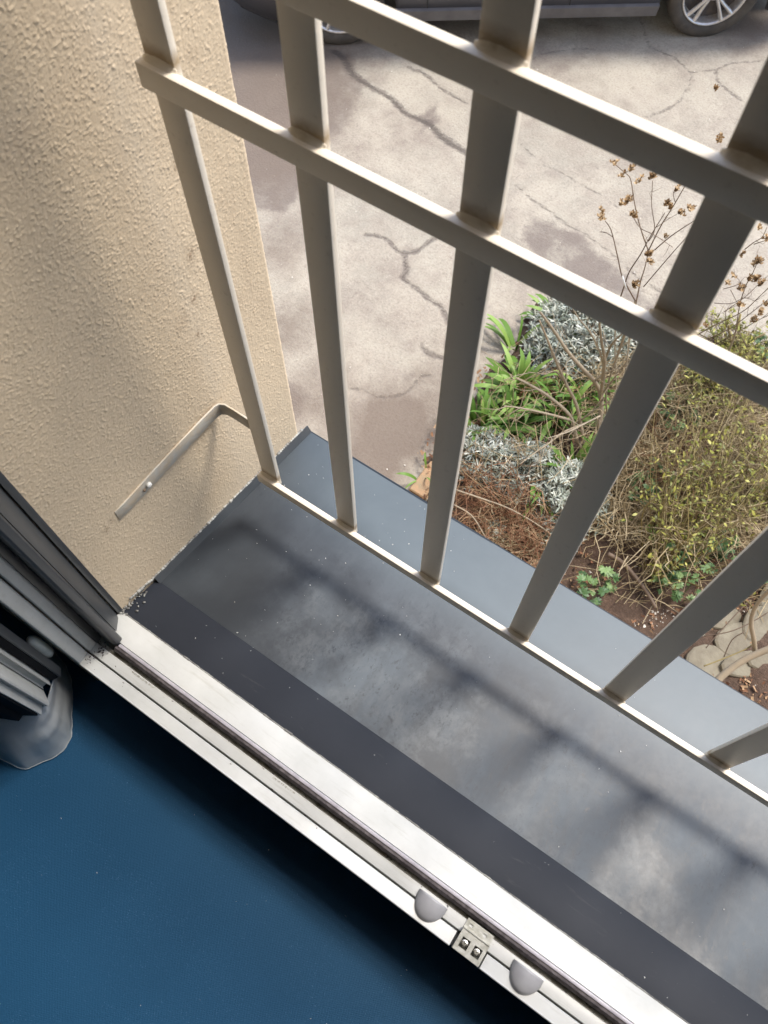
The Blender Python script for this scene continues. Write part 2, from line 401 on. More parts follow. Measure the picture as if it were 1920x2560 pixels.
for pl in [
    [(1310, 590), (1350, 560), (1400, 570), (1480, 625), (1560, 680), (1650, 750), (1750, 800), (1650, 830), (1540, 760), (1440, 700), (1340, 640)],
    [(980, 935), (1010, 930), (1015, 950), (985, 955)], [(1045, 275), (1100, 275), (1110, 300), (1060, 305)],
    [(560, -40), (860, -60), (840, 110), (800, 300), (850, 330), (760, 420), (700, 520), (590, 540), (560, 300)],
    [(700, 950), (800, 980), (760, 1060), (720, 1060)],
    [(800, 140), (870, 160), (900, 210), (860, 330), (800, 330)],
    ]:
    P = gp(pl); ins = inpoly(Xd, Yd, P); dd = polydist(Xd, Yd, P + [P[0]]); sdf = np.where(ins, dd, -dd)
    damp = np.maximum(damp, np.clip(.5 + sdf * 3.5, 0, .62))
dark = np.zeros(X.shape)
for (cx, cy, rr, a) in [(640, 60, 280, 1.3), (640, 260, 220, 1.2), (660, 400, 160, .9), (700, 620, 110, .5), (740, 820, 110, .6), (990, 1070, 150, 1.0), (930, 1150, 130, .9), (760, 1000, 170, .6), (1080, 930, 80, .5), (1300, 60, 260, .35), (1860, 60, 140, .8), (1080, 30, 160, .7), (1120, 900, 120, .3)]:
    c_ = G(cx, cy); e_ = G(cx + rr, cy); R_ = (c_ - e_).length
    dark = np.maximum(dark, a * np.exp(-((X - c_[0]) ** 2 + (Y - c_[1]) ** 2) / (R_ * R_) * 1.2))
Z = GZ + .004 * noise2(*X.shape, 18, 3) - .004 * np.exp(-(crack / .008) ** 2)
me = bpy.data.meshes.new('yard'); ny, nx = X.shape
me.vertices.add(nx * ny); me.vertices.foreach_set('co', np.stack([X, Y, Z], -1).ravel())
I0 = (np.arange(ny - 1)[:, None] * nx + np.arange(nx - 1)[None, :]).ravel()
Q = np.stack([I0, I0 + 1, I0 + nx + 1, I0 + nx], -1)
def fill(me, Q):
    n = len(Q); me.loops.add(4 * n); me.loops.foreach_set('vertex_index', Q.ravel().astype(np.int32))
    me.polygons.add(n); me.polygons.foreach_set('loop_start', np.arange(0, 4 * n, 4, dtype=np.int32))
    me.polygons.foreach_set('use_smooth', np.ones(n, bool)); me.update(calc_edges=True); me.validate()
fill(me, Q)
for nm, A in (('crack', crack), ('damp', damp), ('dark', dark)):
    a = me.attributes.new(nm, 'FLOAT', 'POINT'); a.data.foreach_set('value', A.ravel())
me.materials.append(M_YARD); link('yard_paving', me, kind='structure')
g = MB(); g.add([(-400, -400, GZ - .03), (400, -400, GZ - .03), (400, 400, GZ - .03), (-400, 400, GZ - .03)], [(0, 1, 2, 3)])
gme = g.mesh('ground', M_YARD)
a = gme.attributes.new('crack', 'FLOAT', 'POINT'); a.data.foreach_set('value', [1.] * 4)
link('ground', gme, kind='structure')

# flower bed soil
bed_poly = gp([(1080, 1215), (1035, 1150), (1150, 985), (1270, 870), (1330, 795), (1500, 765), (1640, 800), (1760, 850), (1900, 865), (2100, 900)])
bed_poly = [(bed_poly[0][0] + .0, .75)] + bed_poly + [(3.0, 3.9), (3.0, .75)]
xs = np.arange(-1.1, 3.2, .025); ys = np.arange(.7, 4.4, .025); X, Y = np.meshgrid(xs, ys)
ins = inpoly(X + .03 * noise2(*X.shape, 4, 8), Y + .03 * noise2(*X.shape, 4, 9), bed_poly); dd = polydist(X, Y, bed_poly + [bed_poly[0]])
sdf = np.where(ins, dd, -dd)
Z = GZ + np.clip(sdf * .5, -.08, .055) + .010 * noise2(*X.shape, 2, 5) * (sdf > 0) + .012 * noise2(*X.shape, 8, 6) * (sdf > 0)
ny, nx = X.shape; me = bpy.data.meshes.new('bed'); me.vertices.add(nx * ny); me.vertices.foreach_set('co', np.stack([X, Y, Z], -1).ravel())
I0 = (np.arange(ny - 1)[:, None] * nx + np.arange(nx - 1)[None, :]).ravel(); keep = (sdf[:-1, :-1] > -.1).ravel()
fill(me, np.stack([I0, I0 + 1, I0 + nx + 1, I0 + nx], -1)[keep]); me.materials.append(M_SOIL)
link('flower_bed_soil', me, kind='structure')
BZ = GZ + .05

# ------------------------------------------------------------------ the building around the window
XW = -.040; YF = .125                       # reveal plane and facade plane
def sillz(y): return -.0975 - .178 * y if y > -.166 else -.068 - (y + .166) * .33
bld = thing('building', 'beige stucco wall beside the window, its rough corner behind the railing', 'building', (XW, YF, GZ))
step = .0007
nz = int((.76 + .16) / step); ns = int((YF + .2195) / step) + int(.05 / step)
S = np.arange(ns) * step; Zs = -.16 + np.arange(nz) * step
S2, Z2 = np.meshgrid(S, Zs)
L = YF + .2195; rc = .006
hN = noise2(nz, ns, .85, 21); hM = noise2(nz, ns, 1.5, 22); hL = noise2(nz, ns, 22, 23)
hF = noise2(nz, ns, .62, 25)
h = .00005 * hF + .00022 * np.clip(hN - .4, 0, 1.8) + .00010 * np.clip(hM - .6, 0, 2) + .00012 * hL
# smoother, painted-over zone low down near the frame
ysurf = -.2195 + S2
px_ = np.where(S2 < L - rc, XW, 0.); py_ = np.where(S2 < L - rc, ysurf, 0.)
ang = np.clip((S2 - (L - rc)) / (rc * math.pi / 2), 0, 1) * math.pi / 2
arc = (S2 >= L - rc)
ex = np.maximum(S2 - (L - rc) - rc * math.pi / 2, 0)
px_ = np.where(arc, XW - rc + rc * np.cos(ang) - ex, XW); py_ = np.where(arc, YF - rc + rc * np.sin(ang), ysurf)
nx_ = np.where(arc, np.cos(ang), 1.); ny_ = np.where(arc, np.sin(ang), 0.)
bulge = .0025 * np.sin((S2 / L) * 3.0 + .4) 
Pv = np.stack([px_ + nx_ * (h), py_ + ny_ * (h), Z2], -1)
me = bpy.data.meshes.new('stucco'); me.vertices.add(nz * ns); me.vertices.foreach_set('co', Pv.ravel())
I0 = (np.arange(nz - 1)[:, None] * ns + np.arange(ns - 1)[None, :]).ravel()
fill(me, np.stack([I0, I0 + 1, I0 + ns + 1, I0 + ns], -1))
soil = np.clip(noise2(nz, ns, 12, 31) * .3 - .35, 0, 1) * np.exp(-((ysurf - .03 - .04 * Z2) / .05) ** 2) * .9
for (sy, sz, sr) in [(-.178, .106, .004), (-.168, .112, .003), (.03, .33, .006), (.02, .28, .005), (.045, .42, .006), (.012, .235, .004)]:
    soil = np.maximum(soil, np.exp(-(((ysurf - sy) / sr) ** 2 + ((Z2 - sz) / (sr * 1.4)) ** 2)) * np.clip(.5 + .5 * hN, 0, 1))
a = me.attributes.new('soil', 'FLOAT', 'POINT'); a.data.foreach_set('value', soil.ravel())
me.materials.append(M_STUCCO); link('stucco_reveal', me, bld)
def wall(name, x0, x1, y0, y1, z0, z1, mt=M_STUCCO2): y0 = -.2995 if z1 > -.1 else -.285; b = MB(); b.box(x0, x1, y0, y1, z0, z1); return b.build(name, mt, bld)
wall('wall', -4.5, XW - .0042, -.31, YF - .003, .76, 3.2)
wall('wall', -4.5, XW - .05, -.31, YF - .003, GZ - .02, .757)
wall('wall', XW - .047, XW - .0042, -.31, YF - .0065, -.2, .757)
wall('wall', 1.36, 5.5, -.31, YF - .003, GZ - .02, 3.2)
wall('wall', XW - .002, 1.357, -.31, YF - .003, GZ - .02, -.16)
wall('wall', XW - .002, 1.357, -.31, YF - .003, 1.72, 3.2)
wall('wall', -4.5, 5.5, -.31, YF - .003, 3.203, 6.5)

# sealant bead where the stucco meets the sill
b = MB()
for y in np.arange(-.205, YF + .004, .004):
    w = .0016 + .0016 * random.random() ** 2
    b.tube([(XW + .0008, y, sillz(y) + .010), (XW + .0008, y + .0045, sillz(y + .0045) + .010 + random.uniform(-.001, .001))], w, 5)
b.build('sealant_bead', M_SEAL, bld, smooth=True, kind='stuff')

# ------------------------------------------------------------------ sill
sill = thing('window_sill', 'dark grey metal window sill sloping outwards under the railing, dusty and scuffed', 'window sill', (.6, 0, -.1))
nX, nY = 160, 90
vx = np.linspace(XW + .006, 1.352, nX); vy = np.linspace(-.1665, .1405, nY)
b = MB(); V = []; zone = []; sky_sheen = []
hb = noise2(nY, nX, 14, 41)
for j, y in enumerate(vy):
    for i, x in enumerate(vx):
        V.append((x, y, sillz(max(y, -.16599)) + .00035 * hb[j, i]))
        sky_sheen.append(.75 * min(1, max(0, (y + .01) / .07)) * min(1, max(0, (x + .02 + .9 * max(0, y)) / .22)))  # painted sky reflection, growing outwards and away from the wall
        zone.append(min(1, max(0, (.035 - y) / .10)) * min(1, max(0, (x - .045 + .25 * (y + .02)) / .13)) * .95 + .05)  # dusty inner area; low by the wall to paint its dark reflection
F_ = [(j * nX + i, j * nX + i + 1, (j + 1) * nX + i + 1, (j + 1) * nX + i) for j in range(nY - 1) for i in range(nX - 1)]
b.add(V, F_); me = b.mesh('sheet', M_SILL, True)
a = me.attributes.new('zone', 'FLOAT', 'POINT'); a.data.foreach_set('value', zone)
a = me.attributes.new('sky_sheen', 'FLOAT', 'POINT'); a.data.foreach_set('value', sky_sheen); link('sill_sheet', me, sill)
def strip_from(pr, name, mt, parent, x0=XW + .0012, x1=1.352, bevel=0.0004, n=1):
    b = MB(); b.prism(pr, x0, x1, 0); return b.build(name, mt, parent, bevel=bevel)
ze = sillz(.1405)
strip_from([(.1395, ze - .0002), (.1425, ze - .0008), (.1435, ze - .004), (.1435, ze - .038), (.1405, ze - .038), (.1405, ze - .004)], 'drip_edge', M_SILL, sill)
strip_from([(-.2215, -.0497), (-.1655, -.0668), (-.1640, -.0680), (-.1640, -.0700), (-.2215, -.056)], 'flashing_strip', M_STRIP, sill, bevel=.0006)
# upturned end against the wall
b = MB(); yy = [-.166, -.10, -.03, .04, .11, .1415]
V = []
for y in yy:
    z = sillz(max(y, -.1659)); hgt = .011
    V += [(XW + .0062, y, z - .002), (XW + .0016, y, z + hgt), (XW + .0030, y, z + hgt + .0003), (XW + .0085, y, z + .0004)]
F_ = []
for k in range(len(yy) - 1):
    for q in range(4): F_.append((4 * k + q, 4 * k + (q + 1) % 4, 4 * k + 4 + (q + 1) % 4, 4 * k + 4 + q))
F_ += [(0, 1, 2, 3), tuple(4 * (len(yy) - 1) + q for q in (3, 2, 1, 0))]
b.add(V, F_); b.build('upturned_end', M_GREYCLAD, sill)
# ragged sealant between flashing and frame
b = MB(); x = XW + .006
while x < 1.34:
    w = .0006 + .0003 * random.random() ** 3 + (.0010 * random.random() if random.random() < .03 else 0); l = random.uniform(.004, .012)
    b.tube([(x, -.2214 + random.uniform(-.0002, .0003), -.0500), (x + l, -.2214 + random.uniform(-.0002, .0003), -.0500)], [w, w * random.uniform(.7, 1.2)], 5); x += l * .8
b.build('sealant_bead', M_SEAL, sill, smooth=True, kind='stuff')
# stucco crumbs and sealant lump at the frame corner
b = MB()
for _ in range(45):
    y = random.uniform(-.224, -.185); x = XW + abs(random.gauss(.003, .004)); r_ = random.uniform(.0006, .0018)
    z = sillz(y) + .0016; b.tube([(x, y, z), (x + random.uniform(-r_, r_) * 2, y + random.uniform(-r_, r_) * 2, z + r_ * .6)], [r_, r_ * .6], 5)
b.build('corner_sealant', M_SEAL, sill, smooth=True, kind='stuff')

# ------------------------------------------------------------------ window frame (threshold, left jamb, right jamb, head)
XR = 1.357
fr = thing('window_frame', 'white plastic window frame with grooved threshold and dark grey clad jamb', 'window frame', (.65, -.26, -.04))
def th(pr, name, mt, bevel=.0005): return strip_from(pr, name, mt, fr, XW + .0015, XR - .001, bevel)
th([(-.2216, -.0515), (-.2222, -.0495), (-.2525, -.0345), (-.2530, -.0365), (-.2530, -.10), (-.2216, -.10)], 'outer_threshold', M_WHITE)
b = MB(); b.prism([(-.2533, -.0325), (-.2540, -.0300), (-.2572, -.0300), (-.2576, -.0330), (-.2576, -.05), (-.2533, -.05)], -.004, XR - .03, 0); b.build('raised_lip', M_LIP, fr, bevel=.0005)
b = MB(); n_ = 700; V = []
for i in range(n_):
    x = -.006 + (XR - .02) * i / (n_ - 1); e = .0005 * math.sin(i * 1.7) * random.random() + .0003 * random.random()
    V += [(x, -.2577, -.045), (x, -.2577, -.0312), (x, -.2605, -.0305 + e), (x, -.2632 - e, -.034 - e), (x, -.2632, -.045)]
F_ = [(5 * i + q, 5 * i + q + 1, 5 * i + 6 + q, 5 * i + 5 + q) for i in range(n_ - 1) for q in range(4)]
b.add(V, F_); b.build('gasket', M_GASKET, fr, smooth=False)
th([(-.2633, -.05), (-.2633, -.0425), (-.2674, -.0415), (-.2676, -.05)], 'drain_groove', M_GRIME, 0.0002)
th([(-.2678, -.05), (-.2678, -.0372), (-.2686, -.0362), (-.2802, -.0352), (-.2808, -.0360), (-.2808, -.05)], 'inner_ridge', M_WHITE, .0003)
th([(-.2810, -.05), (-.2810, -.0405), (-.2824, -.0405), (-.2825, -.05)], 'hardware_groove', M_GREYGROOVE, .0001)
b = MB()
pr = [(-.2827, -.05), (-.2827, -.0345), (-.2833, -.0335), (-.2962, -.0322), (-.2975, -.0312), (-.2984, -.0318), (-.2984, -.060), (-.2827, -.060)]
b.prism(pr, XW + .0015, .4775, 0); b.prism(pr, .5130, XR - .001, 0)
b.prism([(-.2827, -.05), (-.2827, -.046), (-.2965, -.050), (-.2965, -.060), (-.2827, -.060)], .4776, .5129, 0)
b.build('inner_threshold', M_WHITE, fr, bevel=.0004)
# striker plate with two screws
b = MB()
def plate(b, x0, x1, y0, y1, z, holes, t=.001):
    xs_ = sorted({x0, x1, *[h_[0] for h_ in holes], *[h_[1] for h_ in holes]}); ys_ = sorted({y0, y1, *[h_[2] for h_ in holes], *[h_[3] for h_ in holes]})
    for i in range(len(xs_) - 1):
        for j in range(len(ys_) - 1):
            cx, cy = (xs_[i] + xs_[i + 1]) / 2, (ys_[j] + ys_[j + 1]) / 2
            if any(h_[0] < cx < h_[1] and h_[2] < cy < h_[3] for h_ in holes): continue
            b.box(xs_[i], xs_[i + 1], ys_[j], ys_[j + 1], z - t, z)
plate(b, .4805, .5110, -.2970, -.2755, -.0285, [(.4845, .4935, -.2930, -.2830), (.4985, .5075, -.2930, -.2830)])
b.box(.4805, .5110, -.2763, -.2750, -.0330, -.0270)
plate(b, .4805, .5110, -.2755, -.2655, -.0345, [(.4845, .4885, -.2720, -.2690), (.5005, .5045, -.2720, -.2690)])
b.box(.4805, .5110, -.2978, -.2970, -.041, -.0285)
sp_ = b.build('striker_plate', M_STEEL, fr)
b = MB(); b.box(.4812, .5103, -.2962, -.2758, -.0375, -.0340); b.build('recess', M_HOLE, sp_)
for cx in (.4890, .5030):
    b = MB(); n = 20; V = [(cx, -.288, -.0296)]; 
    for rr, zz in ((.0020, -.0296), (.0036, -.0301), (.0041, -.0316), (.0041, -.035)):
        V += [(cx + rr * math.cos(2 * math.pi * k / n), -.288 + rr * math.sin(2 * math.pi * k / n), zz) for k in range(n)]
    F_ = [(0, 1 + k, 1 + (k + 1) % n) for k in range(n)] + [(1 + q * n + k, 1 + (q + 1) * n + k, 1 + (q + 1) * n + (k + 1) % n, 1 + q * n + (k + 1) % n) for q in range(3) for k in range(n)]
    b.add(V, F_); a_ = random.uniform(.2, .7)
    for t_ in (a_, a_ + math.pi / 2):
        c_, s_ = math.cos(t_), math.sin(t_)
        b.add([(cx + c_ * u * .0024 - s_ * v_ * .0004, -.288 + s_ * u * .0024 + c_ * v_ * .0004, -.02945) for u, v_ in ((-1, -1), (1, -1), (1, 1), (-1, 1))], [(0, 1, 2, 3)], 1)
    b.build('screw', [M_SCREW, M_HOLE], sp_, smooth=False)
# two domed drain caps
for cx in (.4420, .5545, 1.02):
    b = MB(); nu, nv = 22, 10; V = []
    for j in range(nv + 1):
        for i in range(nu + 1):
            u = -1 + 2 * i / nu; v_ = j / nv
            xx = u * .0168; yy_ = -.2712 - v_ * .0242 * math.sqrt(max(0, 1 - u * u * .93)) 
            zz = -.0335 + .0105 * math.sqrt(max(0, 1 - u * u)) * math.sqrt(max(0, 1 - v_ ** 2)) ** .8
            V.append((cx + xx, yy_, zz))
    F_ = [(j * (nu + 1) + i, j * (nu + 1) + i + 1, (j + 1) * (nu + 1) + i + 1, (j + 1) * (nu + 1) + i) for j in range(nv) for i in range(nu)]
    base = len(V); V += [(cx - .0168 + .0336 * i / nu, -.2712, -.040) for i in range(nu + 1)]
    F_ += [(i, base + i, base + i + 1, i + 1) for i in range(nu)]
    b.add(V, F_); b.build('drain_cap', M_CAP, fr, smooth=True)
# illegible row of tiny moulded print on the ridge
def tiny_print(xa, xb):
    b = MB(); x = xa
    while x < xb:
        h_ = .0019; y = -.2692
        for q in range(random.choice((1, 2, 2))):
            yo = y - random.uniform(0, .001); b.box(x + q * .0004, x + q * .0004 + .00022, yo - h_ * random.uniform(.5, 1), yo, -.0364, -.0356)
        if random.random() < .6: b.box(x, x + .0009, y - random.choice((.0002, h_ * .6)) - .0003, y - .0002, -.0364, -.0356)
        x += .0013 if random.random() < .85 else .0024
    b.build('moulded_print', M_GRIME, fr, kind='stuff')
tiny_print(.0275, .0595); tiny_print(.2325, .2625)
# grime and seam at the frame corner
b = MB()
for _ in range(60):
    x = -.022 + random.gauss(0, .007) ; y = random.uniform(-.296, -.262); r_ = random.uniform(.0003, .0010); z = -.0335 if y < -.283 else -.0355
    if x < XW + .001: continue
    b.tube([(x, y, z), (x + random.uniform(-.002, .002), y + random.uniform(-.002, .002), z + .0005)], r_, 4)
for _ in range(150):
    x = random.uniform(0, 1.2); y = random.choice((random.gauss(-.2655, .0012), random.gauss(-.2655, .0012), random.gauss(-.2818, .0008), random.uniform(-.296, -.262))); r_ = random.uniform(.0002, .0006)
    z = -.0335 if y < -.2825 else (-.0405 if y < -.2809 else (-.0356 if y < -.268 else -.0415)); b.tube([(x, y, z), (x + random.uniform(-.003, .003), y + random.uniform(-.0012, .0012), z + .0004)], r_, 4)
b.build('grit', M_GASKET, fr, kind='stuff')
# jamb cladding: sloped face with a lip, cut at the bottom
ztop = 1.70
def jamb(name, prof, zb, mt, parent, mirror=False, closed=True):
    b = MB(); n = len(prof); V = []
    for k, (x, y) in enumerate(prof):
        V.append(((XW + XR - x) if mirror else x, y, zb[k] if hasattr(zb, '__len__') else zb))
    V += [(v_[0], v_[1], ztop) for v_ in V]
    F_ = [(i, (i + 1) % n, n + (i + 1) % n, n + i) for i in range(n)] + [tuple(range(n, 2 * n)), tuple(range(n))[::-1]]
    b.add(V, F_); return b.build(name, mt, parent, bevel=.0005)
for mir in (False, True):
    jamb('jamb_cladding', [(-.0445, -.2190), (-.0375, -.2192), (-.0375, -.2262), (-.0445, -.2264)], -.054, M_GREYCLAD, fr, mir)
    jamb('jamb_cladding', [(-.0445, -.2266), (-.0365, -.2290), (-.0090, -.2462), (-.0145, -.2470), (-.0445, -.2470)], [-.05, -.05, -.012, -.012, -.05], M_GREYCLAD, fr, mir)
    jamb('jamb_lip', [(-.0160, -.2472), (-.0070, -.2472), (-.0052, -.2490), (-.0052, -.2560), (-.0075, -.2585), (-.0160, -.2590), (-.0445, -.2592), (-.0445, -.2474)], -.0300, M_GREYCLAD, fr, mir)
    jamb('jamb_core', [(-.0445, -.2594), (-.0300, -.2594), (-.0290, -.2680), (-.0445, -.2682)], -.037, M_GREYCLAD, fr, mir)
    jamb('jamb_inner', [(-.0445, -.2684), (-.0300, -.2684), (-.0290, -.2700), (-.0285, -.2795), (-.0300, -.2808), (-.0445, -.2810)], -.036, M_WHITE, fr, mir)
    jamb('jamb_inner', [(-.0445, -.2826), (-.0300, -.2826), (-.0285, -.2838), (-.0265, -.2970), (-.0280, -.2984), (-.0445, -.2986)], -.0325, M_WHITE, fr, mir)
b = MB(); b.box(XW + .0015, XR - .0015, -.2985, -.222, 1.695, 1.7185); b.build('head', M_WHITE, fr, bevel=.001)

# ------------------------------------------------------------------ open sash at the left, standing into the room
sash = thing('window_sash', 'opened white and black window sash edge at the left, above the plastic film', 'window sash', (-.1, -.35, -.03))
SB = -.022
def sp(name, prof, mt, zb=SB, bevel=.0005):
    b = MB(); b.prism([(x, y) for x, y in prof], zb, 1.60, 2); return b.build(name, mt, sash, bevel=bevel)
sp('metal_strip', [(-.150, -.3160), (-.0365, -.3130), (-.0290, -.3205), (-.0300, -.3218), (-.150, -.3225)], M_GREYCLAD)
sp('rubber_seal', [(-.150, -.3227), (-.0303, -.3222), (-.0345, -.3300), (-.150, -.3310)], M_BLACK)
sp('white_profile', [(-.150, -.3312), (-.0380, -.3305), (-.0310, -.3345), (-.0370, -.3360), (-.0378, -.3405), (-.0350, -.3420), (-.0420, -.3430), (-.150, -.3440)], M_WHITE)
sp('white_profile', [(-.150, -.3442), (-.0360, -.3432), (-.0200, -.3500), (-.0185, -.3530), (-.0225, -.3550), (-.0250, -.3560), (-.0185, -.3640), (-.0200, -.3652), (-.150, -.3665)], M_WHITE, SB - .004)
sp('dark_profile', [(-.150, -.3667), (-.0205, -.3655), (-.0195, -.3672), (-.0330, -.3760), (-.0320, -.3830), (-.150, -.4420)], M_BLACK)
b = MB(); n = 12; pts = [(-.0480, -.3085, z) for z in (-.004, -.0005, .005, .014, .040, .050, .0555, .058)]
b.tube(pts, [.0012, .0045, .0062, .0066, .0066, .0060, .0040, .0010], 14)
b.tube([(-.048, -.3085, .022), (-.048, -.3165, .022)], [.0030, .0030], 8)
b.build('locking_pin', M_PIN2, sash, smooth=True)

# translucent plastic film hanging below the sash
nu, nv = 48, 60
outl = [hit(x, y, 2, -.139) for x, y in [(112, 1600), (140, 1640), (168, 1668), (184, 1715), (177, 1800), (172, 1845), (150, 1885), (100, 1908), (50, 1921), (-10, 1895), (-80, 1860)]]
top = [(-.055, -.316), (-.042, -.320), (-.035, -.326), (-.030, -.338), (-.026, -.350), (-.026, -.362), (-.035, -.374), (-.05, -.385), (-.07, -.395), (-.10, -.405), (-.14, -.415)]
def cr(P, t):
    t = min(max(t, 0), .99999) * (len(P) - 1); i = int(t); u = t - i
    g4 = [P[max(0, min(len(P) - 1, i + k))] for k in (-1, 0, 1, 2)]
    return [.5 * (2 * g4[1][q] + (g4[2][q] - g4[0][q]) * u + (2 * g4[0][q] - 5 * g4[1][q] + 4 * g4[2][q] - g4[3][q]) * u * u + (3 * g4[1][q] - g4[0][q] - 3 * g4[2][q] + g4[3][q]) * u ** 3) for q in range(2)]
V = []; fn = noise2(nv, nu, 5, 61)
for j in range(nv):
    for i in range(nu):
        a_ = cr(top, i / (nu - 1)); b_ = cr(outl, i / (nu - 1)); t = j / (nv - 1)
        fold = .0016 * math.sin(i * .35 + 1.2 * math.sin(t * 3)) * t + .0009 * fn[j, i]
        w = t ** .8
        fold += .0012 * abs(math.sin(i * .9 + 2.2 * t + .7)) * t
        V.append((a_[0] + (b_[0] - a_[0]) * w + fold, a_[1] + (b_[1] - a_[1]) * w + fold * .6, -.030 - .111 * t ** 1.25))
b = MB(); b.add(V, [(j * nu + i, j * nu + i + 1, (j + 1) * nu + i + 1, (j + 1) * nu + i) for j in range(nv - 1) for i in range(nu - 1)])
hem = [V[(nv - 1) * nu + i] for i in range(nu)]; b.tube(hem, .0005, 4)
tag(b.build('plastic_film', M_FILM, smooth=True), 'translucent plastic film bunched on the blue floor under the open sash', 'plastic film')

# ------------------------------------------------------------------ room
FZ = -.145
def struct(name, x0, x1, y0, y1, z0, z1, mt): b = MB(); b.box(x0, x1, y0, y1, z0, z1); return b.build(name, mt, kind='structure')
struct('floor', -2.2, 3.2, -3.6, -.2855, FZ - .05, FZ, M_FLOOR)
struct('room_wall', -2.25, -2.2, -3.6, -.3, FZ, 2.3, M_ROOM)
struct('room_wall', 3.2, 3.25, -3.6, -.3, FZ, 2.3, M_ROOM)
struct('room_wall', -2.25, 3.25, -3.65, -3.6, FZ, 2.3, M_ROOM)
struct('ceiling', -2.25, 3.25, -3.65, -.3, 2.3, 2.35, M_ROOM)

# ------------------------------------------------------------------ railing
rail = thing('railing', 'cream painted steel window railing of flat bars and rails over the grey sill', 'railing', (.6, 0, 0))
TB = .0062; RY = .0068
def rbox(name, x0, x1, y0, y1, z0, z1, bev=.0009, mt=M_PAINT):
    b = MB(); n = max(1, int((x1 - x0) / .05)); 
    b.box(x0, x1, y0, y1, z0, z1); return b.build(name, mt, rail, bevel=bev)
levels = [(-.016, 0.0), (.5341, .5524), (.6363, .6538), (.9000, .9200)]
rbox('rail', .0015, 1.318, 0, RY, -.0165, 0.0)
rbox('rail', .0015, 1.318, 0, RY, .5341, .5524)
rbox('rail', .0015, 1.318, 0, RY, .6363, .6538)
rbox('handrail', -.0385, 1.356, -.012, .026, .960, .972, .002)
bx = [.0045, .1200, .2386, .3588, .4800, .6029] + [.6029 + .1205 * k for k in range(1, 6)]
for k, x in enumerate(bx):
    rbox('bar', x, x + .0251, RY + .0003, RY + TB, -.0120, .9595, .0008, M_BAR)
# rounded joints where the bars stand behind the rails
for zt in (0.0, .5524, .6538):
    for x in bx:
        b = MB(); nn = 8; V = []
        for i in range(nn + 1):
            u = i / nn; xx = x - .0015 + u * .0278; e = math.sin(math.pi * min(1, max(0, u))) ** .35
            hgt = .0012 + .0028 * e + random.uniform(-.0003, .0003)
            prof = [(RY - .0036 * (.2 + .8 * e), zt - .0002), (RY - .0024 * e - .0002, zt + hgt * .22), (RY - .0008 * e, zt + hgt * .55), (RY + .0001, zt + hgt), (RY + .0008, zt + hgt), (RY + .0008, zt - .0002)]
            V += [(xx, p_[0], p_[1]) for p_ in prof]
        F_ = [(6 * i + q, 6 * i + q + 1, 6 * i + 7 + q, 6 * i + 6 + q) for i in range(nn) for q in range(5)] + [(5, 4, 3, 2, 1, 0), tuple(6 * nn + q for q in range(6))]
        b.add(V, F_); b.build('weld', M_WELD, rail, smooth=True)
# bracket bent round into the reveal
b = MB(); pts = []
path = [(.006, RY + .0030), (-.004, RY + .0028), (-.016, RY + .0026), (-.029, RY + .0018), (-.0350, RY - .0015), (-.0370, RY - .007), (-.0378, -.020), (-.0386, -.06), (-.0388, -.10), (-.0392, -.145), (-.0400, -.160)]
V = []; hw = .0105; tk = .0012
for i, (x, y) in enumerate(path):
    p0 = Vector(path[max(0, i - 1)]); p1 = Vector(path[min(len(path) - 1, i + 1)]); t = (p1 - p0).normalized(); n_ = Vector((-t.y, t.x))
    zc = .1125 if i < 3 else .1125 + (i - 3) * .0001; zc = .107 + .0035 * min(1, i / 3)
    k = hw * (1 if i < 9 else .9)
    V += [(x + n_.x * tk, y + n_.y * tk, zc - k), (x + n_.x * tk, y + n_.y * tk, zc + k), (x - n_.x * tk, y - n_.y * tk, zc + k), (x - n_.x * tk, y - n_.y * tk, zc - k)]
F_ = [(4 * i + q, 4 * i + (q + 1) % 4, 4 * i + 4 + (q + 1) % 4, 4 * i + 4 + q) for i in range(len(path) - 1) for q in range(4)] + [(0, 1, 2, 3), tuple(4 * (len(path) - 1) + q for q in (3, 2, 1, 0))]
b.add(V, F_); br = b.build('bracket', M_BRACKET, rail, bevel=.0008, label='strap bracket bent back along the stucco wall')
b = MB(); b.tube([(-.0375, -.1130, .1105), (-.0352, -.1130, .1105), (-.0340, -.1130, .1105)], [.0036, .0034, .0014], 10); b.build('screw', M_CHIP, br, smooth=True)
b = MB(); b.tube([(-.0375, -.1200, .1095), (-.0355, -.1205, .1092)], [.0022, .0014], 8); b.build('rust_spot', M_DARKSTEM, br, smooth=True)

# crumbs on sill and floor
b = MB()
def crumb(x, y, z, r_):
    V = [(x + random.uniform(-1, 1) * r_, y + random.uniform(-1, 1) * r_, z + random.uniform(0, 1) * r_) for _ in range(4)]
    b.add(V, [(0, 1, 2), (0, 1, 3), (1, 2, 3), (0, 2, 3)])
for _ in range(150):
    x = random.uniform(-.03, 1.0) if random.random() < .5 else random.uniform(-.03, .25); y = random.uniform(-.215, .13); crumb(x, y, sillz(y) + .0006, random.uniform(.0004, .0013))
for _ in range(60):
    crumb(random.uniform(-.1, .9), random.uniform(-.8, -.31), FZ + .0005, random.uniform(.0004, .0010))
o = b.build('crumbs', M_CHIP, kind='stuff'); o['label'] = 'tiny white crumbs scattered over sill and floor'; o['category'] = 'crumbs'

